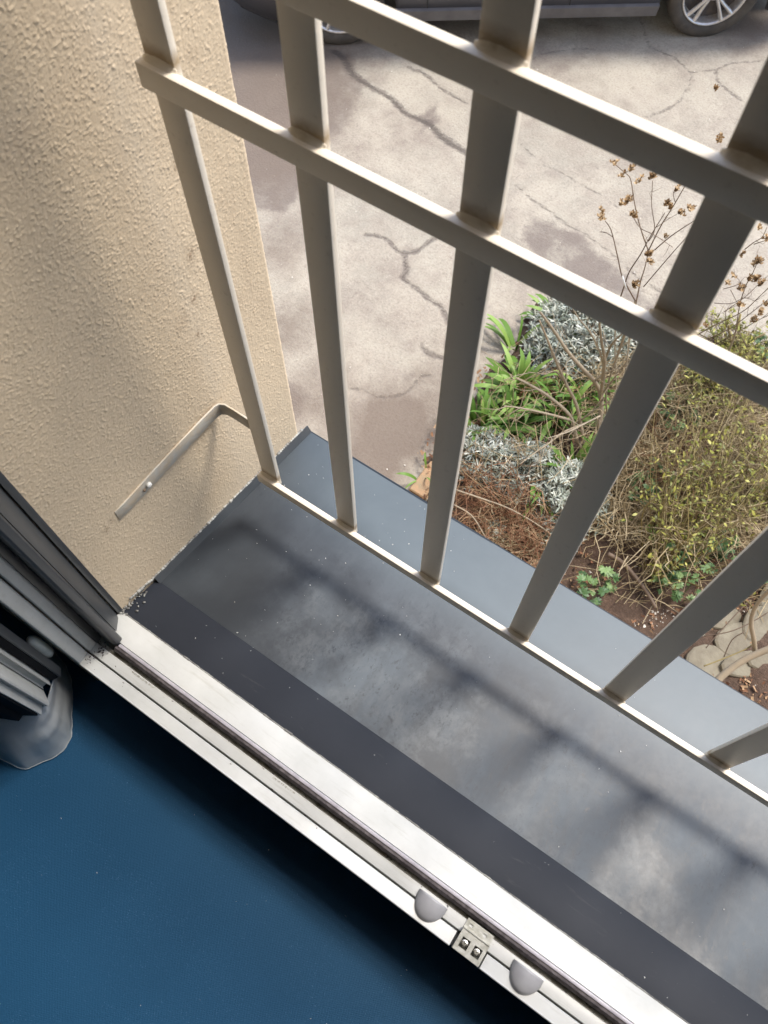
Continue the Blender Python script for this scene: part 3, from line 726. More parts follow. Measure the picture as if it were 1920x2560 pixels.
# ------------------------------------------------------------------ plants in the bed
def path3(pts, z0, z1, pw=1.0):
    n = len(pts); L_ = [0]
    for a_, c_ in zip(pts[:-1], pts[1:]): L_.append(L_[-1] + math.hypot(a_[0] - c_[0], a_[1] - c_[1]))
    return [G(x, y, z0 + (z1 - z0) * (l_ / max(L_[-1], 1e-6)) ** pw) for (x, y), l_ in zip(pts, L_)]
def smooth_path(P, m_=4):
    out = []
    for i in range(len(P) - 1):
        g4 = [P[max(0, min(len(P) - 1, i + k))] for k in (-1, 0, 1, 2)]
        for j in range(m_):
            u = j / m_; out.append(.5 * (2 * g4[1] + (g4[2] - g4[0]) * u + (2 * g4[0] - 5 * g4[1] + 4 * g4[2] - g4[3]) * u * u + (3 * g4[1] - g4[0] - 3 * g4[2] + g4[3]) * u ** 3))
    out.append(P[-1]); return out

# strap-leaved clumps: every leaf a part
leaf_meshes = []
for k in range(6):
    b = MB(); b.blade((0, 0, 0), (1, 0, random.uniform(.9, 1.6)), 1.0, .11, bend=random.uniform(.25, .75), seg=6, rnd=.1 + .16 * k)
    leaf_meshes.append(b.mesh('leaf', M_LEAF, True))
clumps = [(1395, 810, .30, 12, 'two upright green strap leaves rising behind the silver shrub by the yard'),
          (1300, 985, .27, 58, 'largest clump of broad green strap leaves at the paving edge'),
          (1205, 1080, .25, 50, 'leftmost green strap-leaf clump touching the paving beside the second bar'),
          (1275, 1065, .25, 48, 'green strap-leaf clump between the silver shrub and the leftmost green clump'),
          (1395, 1045, .26, 46, 'green strap-leaf clump under the pale bare branches'),
          (1455, 985, .26, 24, 'green strap-leaf clump beside the fourth bar, below the silver shrub'),
          (1430, 1190, .27, 20, 'green arching leaves below the fork of the bare shrub'),
          (1345, 1215, .26, 16, 'green leaf tuft standing between the two lower silver shrubs'),
          (1625, 1290, .26, 12, 'dark green leaf tuft right of the fourth bar in the dead stems'),
          (1290, 875, .24, 14, 'small grassy tuft at the paving edge left of the upper silver shrub'),
          (1062, 1195, .16, 5, 'single small green tuft on the brick edging')]
for (px_, py_, ln, nl, lab) in clumps:
    c_ = G(px_, py_, BZ - .01)
    t = thing('strap_leaf_plant', lab, 'plant', c_, 'green strap-leaved plants in the bed')
    for k in range(nl):
        o = bpy.data.objects.new('leaf', random.choice(leaf_meshes)); col.objects.link(o); o.parent = t
        s_ = ln * random.uniform(.6, 1.15); a_ = random.uniform(0, 2 * math.pi)
        rr = random.uniform(0, .07)
        o.location = (rr * math.cos(a_ + random.uniform(-1, 1)), rr * math.sin(a_), 0)
        o.scale = (s_, s_ * random.uniform(.8, 1.25), s_); o.rotation_euler = (random.uniform(-.25, .25), random.uniform(-.5, .35), a_)

# silver-leaved shrubs
def silver(px_, py_, rad, hgt, n, lab):
    c_ = G(px_, py_, BZ); t = thing('silver_shrub', lab, 'shrub', c_, 'silver-leaved shrubs in the bed')
    b = MB(); s2 = MB()
    for k in range(n // 8):
        a_ = random.uniform(0, 2 * math.pi); q = math.sqrt(random.random()); rr = rad * q
        z = hgt * (1 - q * q * .75) * random.uniform(.55, 1.1)
        tip = c_ + Vector((rr * math.cos(a_), rr * math.sin(a_) * .9, z)); base = c_ + Vector((rr * .35 * math.cos(a_), rr * .35 * math.sin(a_), 0))
        s2.tube([base, (base + tip) / 2 + Vector((random.uniform(-.02, .02), random.uniform(-.02, .02), .01)), tip], [.0022, .0018, .0012], 3, cap=False)
        shade = random.uniform(.1, .9)
        for j in range(13):
            u = random.uniform(.0, .07); d_ = Vector((random.gauss(0, 1), random.gauss(0, 1), random.uniform(.1, 1.6))).normalized()
            p_ = tip - Vector((0, 0, u)) + Vector((random.gauss(0, .006), random.gauss(0, .006), 0))
            b.blade(p_, d_, random.uniform(.022, .050), random.uniform(.005, .009), bend=random.uniform(0, .5), seg=3, rnd=min(1, max(0, shade + random.uniform(-.3, .3))), shape='leaf')
    o = b.build('foliage', M_SILVER, t, kind='stuff'); s2.build('stems', M_STEM, t, kind='stuff')
silver(1445, 850, .30, .30, 3000, 'pale silver shrub at the far tip of the bed, furthest from the wall')
silver(1390, 900, .20, .22, 1400, 'grey silver shrub clump just below the far silver shrub')
silver(1215, 1160, .22, .20, 1900, 'silver shrub left of the fourth bar beside the brick edging')
silver(1330, 1170, .15, .20, 1000, 'small silver shrub between the green leaves and rusty twigs')
silver(1410, 1255, .24, .24, 2100, 'silver shrub half behind the fourth bar, under the green leaves')
silver(1275, 1215, .16, .14, 1000, 'thin silver shrub mixed into the rusty twigs near the sill')
silver(1230, 1335, .07, .10, 220, 'single tiny silver sprig at the sill edge among rusty twigs')
silver(1590, 860, .16, .18, 500, 'sparse silver sprigs behind the fourth bar near its rail')
silver(1400, 1340, .10, .12, 330, 'little silver tuft close to the sill beside the fourth bar')

# bare shrubs from traced stems
def twigs(mb, P, n, ln, r_, up=.5, rnd=None):
    for _ in range(n):
        i = random.randrange(len(P) // 3, len(P) - 1); q = P[i]; d_ = (P[i + 1] - P[i]).normalized()
        d2 = (d_ + Vector((random.gauss(0, .6), random.gauss(0, .6), random.gauss(.1, .4)))).normalized(); l_ = ln * random.uniform(.4, 1.1)
        m_ = q + d2 * l_ * .5 + Vector((random.gauss(0, .01), random.gauss(0, .01), 0)); e_ = q + d2 * l_ + Vector((0, 0, .05 * l_))
        mb.tube([q, m_, e_], [r_, r_ * .7, r_ * .35], 4, rnd=rnd)
t = thing('bare_shrub', 'pale leafless shrub forking over the green and silver plants, left of the fourth bar', 'shrub', G(1462, 1150, BZ))
stems = [([(1465, 1150), (1440, 1090), (1425, 1040), (1370, 990), (1320, 960), (1290, 945)], -3.05, -2.55, .010),
         ([(1465, 1150), (1455, 1080), (1440, 1010), (1415, 960), (1385, 890), (1365, 840), (1348, 800)], -3.05, -2.35, .009),
         ([(1425, 1050), (1370, 1035), (1300, 1020), (1260, 1015)], -2.85, -2.60, .006),
         ([(1490, 1110), (1500, 1050), (1503, 1000), (1490, 960), (1455, 920), (1420, 880), (1380, 820), (1350, 780)], -3.05, -2.25, .012),
         ([(1503, 1000), (1508, 940), (1512, 900), (1505, 860), (1500, 820), (1498, 790)], -2.80, -2.25, .009),
         ([(1512, 930), (1500, 880), (1475, 830), (1450, 800), (1432, 772)], -2.65, -2.10, .005),
         ([(1512, 900), (1530, 860), (1560, 830)], -2.60, -2.30, .006),
         ([(1490, 950), (1520, 930), (1550, 920), (1400, 870)][:3], -2.7, -2.5, .005),
         ([(1480, 1110), (1440, 1060), (1480, 1030), (1530, 1000)][1:], -2.9, -2.6, .005),
         ([(1415, 960), (1390, 930), (1360, 935), (1320, 930)], -2.7, -2.5, .004),
         ([(1460, 1060), (1410, 1080), (1370, 1110), (1340, 1130), (1300, 1160)], -2.85, -2.7, .005),
         ([(1500, 1040), (1460, 1060), (1420, 1080), (1370, 1095)], -2.8, -2.65, .004),
         ([(1503, 985), (1525, 960), (1550, 925), (1570, 900)], -2.75, -2.4, .005),
         ([(1462, 1150), (1500, 1090), (1520, 1060)], -3.05, -2.9, .007),
         ([(1480, 1110), (1475, 1140), (1490, 1100)][:2], -3.0, -3.05, .012)]
for pts, z0, z1, r_ in stems:
    P = smooth_path(path3(pts, z0, z1)); b = MB(); k = len(P)
    b.tube(P, [1.35 * r_ * (1 - .66 * i / (k - 1)) for i in range(k)], 7, rnd=random.uniform(.3, .9)); twigs(b, P, 6, .17, .0024)
    b.build('branch', M_STEM, t, smooth=True)

def pod_cluster(mb, c_, n=9, s_=.020):
    s_ *= 1.15
    mb.tube([c_ - Vector((0, 0, .012)), c_ + Vector((.003, .002, .004))], [.002, .006], 5)
    for _ in range(int(n * 1.7) + 1):
        o_ = c_ + Vector((random.gauss(0, 1), random.gauss(0, 1), random.gauss(0, 1))).normalized() * s_ * random.uniform(.2, .95)
        mb.tube([c_, o_], [.0018, .0012], 3)
        r_ = s_ * random.uniform(.28, .46); a_ = random.uniform(0, 6.28); q = random.random()
        for k in range(4):
            ang_ = a_ + k * math.pi / 2; d_ = Vector((math.cos(ang_), math.sin(ang_), random.uniform(.3, 1.2)))
            mb.blade(o_, d_, r_ * 1.7, r_ * 1.0, bend=-.35, seg=3, rnd=min(1, max(0, q + random.uniform(-.25, .25))), shape='leaf')
def z4(x, y): return (1500 + x / 3.95, 350 + y / 3.95)
t = thing('seedhead_shrub', 'tall leafless shrub with brown seed heads left of the fourth bar', 'shrub', G(1545, 1020, BZ))
S4 = [([(350, 1590), (260, 1430), (215, 1340), (180, 1180), (130, 960), (95, 860), (50, 800)], -2.1, -1.75, .0035),
      ([(130, 960), (60, 915), (0, 905)], -1.85, -1.75, .002),
      ([(190, 1590), (240, 1440), (290, 1300), (400, 1130), (470, 1000), (540, 880), (640, 720)], -2.15, -1.7, .0036),
      ([(350, 1640), (400, 1400), (440, 1270), (480, 1100)], -2.1, -1.85, .0036),
      ([(480, 1100), (420, 930), (370, 760), (330, 560), (300, 380), (230, 310), (140, 230)], -1.9, -1.55, .0030),
      ([(480, 1000), (540, 880), (510, 650), (520, 400)], -1.9, -1.55, .0026),
      ([(480, 1090), (600, 850), (720, 660), (830, 470), (920, 330)], -1.9, -1.45, .0030),
      ([(740, 610), (725, 540), (735, 490)], -1.65, -1.6, .0018),
      ([(540, 1085), (700, 950), (880, 830), (1000, 760)], -1.85, -1.6, .0028),
      ([(430, 1450), (600, 1250), (820, 1000), (1000, 850)], -2.05, -1.7, .0028),
      ([(330, 760), (400, 870), (540, 940), (720, 1060)], -1.8, -1.75, .0020),
      ([(560, 860), (660, 790), (780, 720)], -1.8, -1.7, .0018),
      ([(350, 1590), (300, 1900), (230, 2500), (200, 2900)], -2.1, -3.04, .0065),
      ([(350, 1640), (200, 2050), (60, 2500), (100, 2850)], -2.1, -3.04, .0080),
      ([(190, 1590), (150, 1900), (160, 2400), (180, 2850)], -2.15, -3.04, .0050)]
for pts, z0, z1, r_ in S4:
    P = smooth_path(path3([z4(*q) for q in pts], z0, z1)); b = MB(); k = len(P)
    b.tube(P, [r_ * (1 - .5 * i / (k - 1)) for i in range(k)], 6, rnd=random.uniform(0, 1)); twigs(b, P, 2, .06, .0012)
    b.build('branch', M_DARKSTEM if z1 > -3 else M_STEM, t, smooth=True)
for x, y, z, n_ in [(140, 230, -1.55, 3), (215, 345, -1.57, 3), (300, 290, -1.55, 4), (390, 400, -1.6, 2), (275, 600, -1.65, 9), (215, 625, -1.65, 4), (330, 745, -1.7, 9), (515, 355, -1.55, 9), (760, 485, -1.6, 4), (665, 620, -1.65, 5), (690, 660, -1.65, 3),
                    (800, 720, -1.7, 5), (890, 670, -1.68, 6), (640, 940, -1.8, 2), (480, 1130, -1.85, 8), (490, 1200, -1.85, 8), (350, 1430, -1.95, 12), (10, 770, -1.75, 6), (920, 330, -1.45, 4), (20, 700, -1.75, 3)]:
    b = MB(); pod_cluster(b, G(*z4(x, y), z), n_, .017); b.build('seed_head', M_POD, t)
b = MB(); P = path3([(1556, 690), (1561, 708), (1566, 722)], -1.98, -2.02); b.tube(P, [.004, .0045, .003], 6); b.build('peeled_bark', M_CHIP, t, smooth=True)
for (x, y) in [(1790, 222), (1800, 345), (1795, 352)]:
    b = MB(); pod_cluster(b, G(x, y + 0, -1.5), 6, .014); b.build('seed_head', M_POD, t)
t = thing('seedhead_shrub', 'leafless shrub with brown seed heads right of the fourth bar', 'shrub', G(1790, 1010, BZ))
S5 = [([(1340, 1900), (1380, 1630), (1440, 1440), (1500, 1330), (1545, 1230)], -2.2, -1.8, .0030),
      ([(1100, 1830), (1110, 1700)], -2.3, -2.2, .002), ([(1250, 1850), (1240, 1700), (1300, 1650)], -2.3, -2.2, .002),
      ([(950, 1930), (1150, 1820), (1400, 1700), (1560, 1560), (1700, 1420)], -2.4, -1.9, .0030),
      ([(1000, 1990), (1250, 1880), (1450, 1740), (1700, 1540)], -2.4, -1.9, .0028), ([(1100, 2040), (1350, 1900), (1600, 1760), (1750, 1700)], -2.5, -2.0, .0028),
      ([(1430, 1080), (1520, 1010), (1600, 960), (1650, 860)], -1.9, -1.7, .0026), ([(1520, 1030), (1640, 990), (1750, 960)], -1.85, -1.75, .002),
      ([(1220, 1470), (1330, 1440), (1400, 1400)], -2.0, -1.9, .002), ([(1130, 1610), (1300, 1615), (1420, 1560), (1560, 1600)], -2.2, -2.0, .002),
      ([(1220, 1700), (1420, 1560), (1560, 1430), (1700, 1300)], -2.2, -1.9, .002), ([(1290, 1480), (1380, 1660)], -2.1, -2.2, .0018),
      ([(950, 1930), (900, 2100), (1000, 2500)], -2.4, -3.04, .006), ([(1340, 1900), (1250, 2150), (1120, 2550)], -2.2, -3.04, .006),
      ([(1100, 2040), (1100, 2300), (1060, 2560)], -2.5, -3.04, .006), ([(1450, 2050), (1380, 1920), (1300, 1870)], -2.6, -2.35, .003)]
for pts, z0, z1, r_ in S5:
    P = smooth_path(path3([z4(*q) for q in pts], z0, z1)); b = MB(); k = len(P)
    b.tube(P, [r_ * (1 - .5 * i / (k - 1)) for i in range(k)], 6, rnd=random.uniform(0, 1)); twigs(b, P, 3, .09, .0012); b.build('branch', M_DARKSTEM if z1 > -3 else M_STEM, t, smooth=True)
for x, y, z, n_ in [(1400, 1460, -1.9, 8), (1470, 1380, -1.88, 6), (1540, 1370, -1.85, 10), (1590, 1420, -1.85, 7), (1570, 1200, -1.8, 10), (1520, 1220, -1.82, 4), (1375, 1630, -2.0, 6), (1510, 1780, -2.0, 8), (1590, 1700, -1.95, 7), (1640, 1620, -1.95, 5), (1400, 1120, -1.9, 3), (1310, 1340, -2.0, 2), (1250, 1410, -2.0, 3), (1640, 970, -1.75, 4), (1570, 870, -1.7, 2), (1050, 1840, -2.3, 3)]:
    b = MB(); pod_cluster(b, G(*z4(x, y), z), n_, .017); b.build('seed_head', M_POD, t)

# yellow-green shrub
def bush(px_, py_, lab, top_px, n, z1, leafn, mats, name='leafy_shrub', spread=1., group=None):
    c_ = G(px_, py_, BZ); t = thing(name, lab, 'shrub', c_, group); b = MB(); lf = MB()
    for k in range(n):
        tx, ty = random.choice(top_px); z = BZ + (z1 - BZ) * random.uniform(.45, 1.05)
        e_ = G(tx + random.gauss(0, 45) * spread, ty + random.gauss(0, 45) * spread, z); s_ = c_ + Vector((random.gauss(0, .025), random.gauss(0, .025), 0))
        m_ = s_.lerp(e_, .5) + Vector((random.gauss(0, .07), random.gauss(0, .07), .10 * (e_ - s_).length)); P = smooth_path([s_, m_, e_], 5)
        r_ = random.choice((.0035, .0025, .0022, .002)); kk = len(P); b.tube(P, [r_ * (1.6 - 1.2 * i / (kk - 1)) for i in range(kk)], 4, cap=False)
        for _ in range(5):
            i = random.randrange(3, kk - 1); d_ = Vector((random.gauss(0, 1), random.gauss(0, 1), random.gauss(.3, .5))).normalized(); l_ = random.uniform(.05, .16)
            b.tube([P[i], P[i] + d_ * l_ * .5 + Vector((0, 0, .01)), P[i] + d_ * l_], [.0014, .0011, .0007], 3, cap=False)
            for _ in range(leafn):
                q = P[i] + d_ * l_ * random.random(); hue = random.random(); lf.blade(q, (random.gauss(0, 1), random.gauss(0, 1), random.gauss(.5, .6)), random.uniform(.012, .034), random.uniform(.006, .015), bend=.2, seg=3, shape='leaf')
    # stout base stems
    for k in range(5):
        a_ = random.uniform(0, 6.28); e_ = c_ + Vector((.10 * math.cos(a_), .10 * math.sin(a_), .22)); b.tube([c_ + Vector((0, 0, -.03)), c_.lerp(e_, .5), e_], [.013, .010, .006], 6)
    b.build('stems', mats[0], t, kind='stuff', smooth=True); lf.build('foliage', mats[1], t, kind='stuff')
tops = [(1700, 1060), (1760, 1100), (1820, 1050), (1880, 1120), (1820, 1200), (1740, 1200), (1880, 1250), (1790, 990), (1700, 1150), (1850, 1330), (1760, 1320), (1900, 1020), (1840, 960), (1960, 1150)]
bush(1645, 1440, 'largest yellow-green shrub with thin olive stems fanning right of the fourth bar', tops, 95, -2.55, 2, (M_OLIVE, M_YLEAF), spread=1.8)
bush(1860, 1290, 'olive-stemmed shrub behind the fifth bar at the right edge', [(1850, 1150), (1920, 1180), (1900, 1080), (1980, 1220), (1800, 1230), (1880, 1000)], 45, -2.6, 2, (M_OLIVE, M_YLEAF))
bush(1770, 960, 'small yellow-green shrub just under the middle rail, right of the fourth bar', [(1800, 930), (1850, 960), (1830, 1000), (1900, 920), (1760, 990)], 60, -2.7, 2, (M_OLIVE, M_YLEAF))
bush(1830, 880, 'grassy yellow-green tuft above the middle rail at the paving edge', [(1800, 830), (1850, 845), (1900, 860), (1830, 870)], 50, -2.85, 3, (M_OLIVE, M_YLEAF), spread=.6)

# rusty twig thicket by the sill
def thicket(pts_px, n, z1, ln, mt, lab, name='dry_twig_plant', rr=(.0011, .0024)):
    c_ = G(*pts_px[0], BZ); t = thing(name, lab, 'plant', c_); b = MB()
    for _ in range(n):
        px_, py_ = random.choice(pts_px); q = G(px_ + random.gauss(0, 34), py_ + random.gauss(0, 28), BZ + random.uniform(0, z1)); a_ = random.uniform(0, 6.28); l_ = ln * random.uniform(.35, 1.2)
        d_ = Vector((math.cos(a_), math.sin(a_), random.gauss(.15, .5))).normalized(); r_ = random.uniform(*rr)
        b.tube([q, q + d_ * l_ * .35 + Vector((random.gauss(0, .012), random.gauss(0, .012), random.gauss(.01, .012))), q + d_ * l_ * .7 + Vector((random.gauss(0, .014), random.gauss(0, .014), random.gauss(0, .02))), q + d_ * l_], [r_, r_, r_ * .8, r_ * .4], 3, cap=False)
    b.build('stems', mt, t, kind='stuff'); return t
thicket([(1150, 1290), (1200, 1330), (1250, 1300), (1280, 1350), (1320, 1330), (1340, 1380), (1290, 1290), (1190, 1260), (1360, 1300)], 700, .14, .20, M_RED, 'rusty brown twig tangle at the sill edge between second and fourth bars')
thicket([(1180, 1200), (1240, 1200), (1300, 1240)], 220, .22, .22, M_RED, 'reddish dry stems poking through the left silver shrub')
thicket([(1280, 1340), (1330, 1370), (1220, 1340), (1240, 1260)], 320, .10, .16, M_STRAW, 'pale straw-coloured dead leaves curled among the rusty twigs')
thicket([(1370, 960), (1340, 975), (1400, 950)], 120, .12, .14, M_RED, 'small rusty stem patch between silver shrub and green leaves')
# long arching stems by the sill
for pts, z0, z1, r_, lab in [([(1140, 1225), (1200, 1245), (1280, 1275), (1370, 1330), (1400, 1370)], -2.8, -2.95, .0048, 'long pale cane lying across the rusty twigs'),
                         ([(1135, 1262), (1180, 1290), (1215, 1345), (1240, 1375)], -2.85, -2.95, .0040, 'short pale cane nearest the sill edge'),
                         ([(1520, 1385), (1560, 1410), (1610, 1470), (1640, 1520)], -2.96, -2.97, .013, 'grey dead branch lying on the bare soil')]:
    P = smooth_path(path3(pts, z0, z1)); b = MB(); b.tube(P, [r_ * (1 - .4 * i / len(P)) for i in range(len(P))], 7, rnd=.6); tag(b.build('fallen_stem', M_STEM if r_ < .01 else M_DARKSTEM, smooth=True), lab, 'stem')

thicket([(1700, 1000), (1780, 1080), (1860, 1050), (1700, 1180), (1800, 1200), (1880, 1180), (1740, 1300), (1840, 1300), (1650, 1350), (1900, 1330)], 900, .30, .26, M_STRAW, 'straw-coloured tangle of dead stems threading through the yellow-green shrub', name='dry_grass_plant', rr=(.0012, .0028))
thicket([(1560, 1150), (1600, 1100), (1540, 1250), (1650, 1120), (1590, 1200), (1640, 1000), (1560, 1320)], 520, .16, .26, M_STRAW, 'straw-coloured dead stems heaped beside the lower half of the fourth bar', name='dry_grass_plant', rr=(.0014, .0032))
thicket([(1700, 1130), (1760, 1190), (1720, 1250), (1650, 1180)], 240, .22, .22, M_RED, 'rust-brown dead stems at the left side of the yellow-green shrub')
thicket([(1270, 950), (1230, 1040), (1300, 1100), (1380, 1130), (1420, 1090), (1400, 1000), (1260, 1150), (1340, 1200), (1450, 900)], 190, .30, .26, M_STRAW, 'loose pale dry stalks sprawled over the green strap leaves and silver shrubs', name='dry_grass_plant', rr=(.0012, .0026))
# dead stems matting the bed
b = MB()
for _ in range(5200):
    px_ = random.uniform(1450, 2000); py_ = random.uniform(880, 1520)
    if py_ > 1330 and random.random() < .8: continue
    q = G(px_, py_, BZ + random.uniform(0, .11)); 
    a_ = random.gauss(.9, .55) if random.random() < .6 else random.uniform(0, 6.28); l_ = random.uniform(.05, .22); r_ = random.uniform(.0010, .0026)
    d_ = Vector((math.cos(a_), math.sin(a_), random.gauss(.08, .25))).normalized()
    b.tube([q, q + d_ * l_ * .5 + Vector((random.gauss(0, .008), random.gauss(0, .008), random.gauss(.005, .01))), q + d_ * l_], [r_, r_, r_ * .6], 3, cap=False)
o = b.build('dead_stems', M_STRAW, kind='stuff'); o['label'] = 'mat of dead straw stems covering the bed'; o['category'] = 'dead stems'
b = MB()
for _ in range(5200):
    px_ = random.uniform(1040, 2000); py_ = random.uniform(860, 1760); q = G(px_, py_, BZ)
    if not inpoly(np.array([q.x]), np.array([q.y]), bed_poly)[0]: continue
    q.z += random.uniform(0, .02); s_ = random.uniform(.004, .016); e = Euler((random.uniform(-.7, .7), random.uniform(-.7, .7), random.uniform(0, 6.28))).to_matrix()
    V = [q + e @ Vector(v_) * s_ for v_ in ((-1, -.35, 0), (1, -.45, .1), (1.1, .4, 0), (-.9, .5, .15))]; b.add(V, [(0, 1, 2, 3)])
o = b.build('leaf_litter', M_RED, kind='stuff'); o['label'] = 'brown leaf litter over the bed soil'; o['category'] = 'leaf litter'

# low blue-green cut-leaf plants
def geran(px_, py_, rad, n, lab):
    c_ = G(px_, py_, BZ); t = thing('cut_leaf_plant', lab, 'plant', c_, 'low blue-green plants in the bed'); b = MB()
    for _ in range(n):
        a_ = random.uniform(0, 6.28); rr = rad * math.sqrt(random.random()); q = c_ + Vector((rr * math.cos(a_), rr * math.sin(a_), random.uniform(.06, .19)))
        b.tube([c_ + Vector((rr * .2 * math.cos(a_), rr * .2 * math.sin(a_), 0)), q], .0014, 3, cap=False, rnd=.5)
        s_ = random.uniform(.022, .04); sh = random.random(); e = Euler((random.uniform(-.5, .5), random.uniform(-.5, .5), random.uniform(0, 6.28))).to_matrix()
        for k in range(7):
            ang_ = (k - 3) * .62; d_ = e @ Vector((math.cos(ang_), math.sin(ang_), .05)); b.blade(q, d_, s_ * (1 - .07 * abs(k - 3)), s_ * .42, bend=.25, seg=3, rnd=min(1, max(0, sh + random.uniform(-.15, .15))), shape='leaf')
    b.build('foliage', M_GERAN, t, kind='stuff')
for a_ in [(1685, 1060, .13, 26, 'blue-green cut-leaf plant right of the fourth bar, highest of its kind'), (1635, 1200, .10, 14, 'blue-green cut-leaf plant beside the fourth bar edge, mid height'), (1480, 1480, .10, 18, 'blue-green cut-leaf plant at the sill edge beside the fourth bar'),
           (1690, 1430, .10, 22, 'blue-green cut-leaf plant touching the base of the yellow-green shrub on its right'), (1640, 1460, .07, 14, 'small blue-green plant at the foot of the yellow-green shrub'), (1760, 1400, .12, 22, 'blue-green cut-leaf plant just above the fifth bar'),
           (1750, 960, .12, 20, 'blue-green cut-leaf plant below the middle rail'), (1860, 1420, .12, 20, 'blue-green cut-leaf plant hidden partly by the fifth bar'), (1700, 1500, .07, 12, 'blue-green cut-leaf plant nearest the white gravel'), (1900, 900, .10, 18, 'blue-green plant at the right border under the middle rail'), (1590, 1250, .09, 16, 'blue-green plant in the dead stems by the fourth bar')]: geran(*a_)

# stones, gravel, brick edging, bent branch
b = MB()
for (px_, py_, rx_, ry_) in [(1725, 1600, 44, 22), (1775, 1655, 52, 40), (1845, 1600, 46, 42), (1810, 1545, 40, 26), (1900, 1560, 38, 40), (1865, 1660, 50, 30), (1920, 1650, 40, 24), (1945, 1500, 40, 40)]:
    rx_ *= 1.15; ry_ *= 1.15; c_ = G(px_, py_, BZ + .026 + .0007 * (px_ % 17)); e_ = G(px_ + rx_, py_, BZ + .018); e2 = G(px_, py_ + ry_, BZ + .018); a1 = e_ - c_; a2 = e2 - c_
    bb = MB(); n = 14; V = []; ph = random.uniform(0, 6)
    for lay, (sc, dz) in enumerate(((1.0, -.05), (1.0, -.006), (.90, .0))):
        for k in range(n):
            an = 2 * math.pi * k / n; w = sc * (1 + .05 * math.sin(2 * an + ph) + .035 * math.sin(3 * an + ph * 2)); v_ = c_ + a1 * math.cos(an) * w + a2 * math.sin(an) * w; V.append((v_.x, v_.y, v_.z + dz))
    F_ = [(q * n + k, q * n + (k + 1) % n, (q + 1) * n + (k + 1) % n, (q + 1) * n + k) for q in range(2) for k in range(n)] + [tuple(2 * n + k for k in range(n))]
    bb.add(V, F_); me = bb.mesh('stone', M_STONE, False)
    if 'stones' not in globals(): stones = thing('stone_paving', 'pale flat rounded stones set in the soil at the lower right, beyond the sill', 'stones', G(1800, 1600, BZ))
    o = bpy.data.objects.new('stone', me); col.objects.link(o); o.parent = stones; o.matrix_parent_inverse = Matrix.Translation(-stones.location)
b = MB()
for _ in range(420):
    px_, py_ = (random.gauss(1620, 60), random.gauss(1520, 45)) if random.random() < .6 else (random.uniform(1150, 1950), random.uniform(1000, 1760)); q = G(px_, py_, BZ + .012); r_ = random.choice((.003, .004, .005, .007, .011))
    V = [q + Vector((random.gauss(0, 1), random.gauss(0, 1), random.gauss(0, 1))).normalized() * r_ * random.uniform(.7, 1.2) for _ in range(6)]
    b.add(V, [(0, 1, 2), (0, 2, 3), (0, 3, 4), (0, 4, 1), (5, 2, 1), (5, 3, 2), (5, 4, 3), (5, 1, 4)])
o = b.build('gravel', M_GRAVEL, kind='stuff'); o['label'] = 'white gravel bits scattered on the bed soil'; o['category'] = 'gravel'
b = MB()
for _ in range(260):
    px_, py_ = random.uniform(560, 1920), random.uniform(60, 1180); q = G(px_, py_, GZ + .008); r_ = random.choice((.002, .003, .003, .004, .007))
    V = [q + Vector((random.gauss(0, 1), random.gauss(0, 1), random.gauss(0, .4))).normalized() * r_ * .8 for _ in range(6)]
    b.add(V, [(0, 1, 2), (0, 2, 3), (0, 3, 4), (0, 4, 1), (5, 2, 1), (5, 3, 2), (5, 4, 3), (5, 1, 4)])
o = b.build('grit', M_GRAVEL, kind='stuff'); o['label'] = 'pale grit lying on the yard paving'; o['category'] = 'grit'
c0 = G(1068, 1172, GZ + .055); c1 = G(1035, 1215, GZ + .055); dirb = (c1 - c0).normalized()
edg = thing('brick_edging', 'tan brick edging at the corner of the bed beside the second bar', 'edging', c0)
nrm = Vector((-dirb.y, dirb.x, 0)); 
if nrm.x < 0: nrm = -nrm
for k in range(-3, 2):
    bb = MB(); bb.box(-.108, .108, -.05, .05, -.06, .004); me = bb.mesh('brick', M_BRICK)
    bm = bmesh.new(); bm.from_mesh(me); bmesh.ops.bevel(bm, geom=bm.edges[:], offset=.006, segments=1, affect='EDGES'); bm.to_mesh(me); bm.free()
    o = bpy.data.objects.new('brick', me); col.objects.link(o); o.parent = edg
    p_ = dirb * (.225 * k + .05) + nrm * (.035 + random.uniform(-.004, .004)); o.location = (p_.x, p_.y, random.uniform(-.006, .004)); o.rotation_euler = (random.uniform(-.02, .02), random.uniform(-.02, .02), math.atan2(dirb.y, dirb.x) + random.uniform(-.03, .03))
t = thing('bent_branch', 'thick smooth olive branch curving over the pale stones at lower right', 'branch', G(1800, 1700, BZ))
for pts, z0, z1, r_ in [([(1770, 1730), (1805, 1690), (1860, 1650), (1930, 1620), (2020, 1590)], -2.86, -2.55, .018), ([(1888, 1638), (1885, 1600), (1878, 1560), (1885, 1525), (1905, 1495), (1950, 1450)], -2.75, -2.3, .011), ([(1760, 1665), (1800, 1650), (1860, 1625), (1882, 1610)], -2.7, -2.72, .003), ([(1885, 1525), (1870, 1505), (1850, 1498)], -2.6, -2.55, .004)]:
    P = smooth_path(path3(pts, z0, z1)); b = MB(); b.tube(P, [r_ * (1 - .25 * i / len(P)) for i in range(len(P))], 10, rnd=random.uniform(.2, .8)); b.build('branch', M_STEM if r_ > .01 else M_OLIVE, t, smooth=True)
for pts in [[(1760, 1590), (1820, 1580), (1870, 1560), (1930, 1525)], [(1765, 1620), (1790, 1590), (1850, 1525), (1875, 1500)], [(1810, 1642), (1830, 1600), (1860, 1580)]]:
    P = smooth_path(path3(pts, -2.8, -2.7)); b = MB(); b.tube(P, .0026, 5, rnd=.2); b.build('twig', M_DARKSTEM, t, smooth=True)

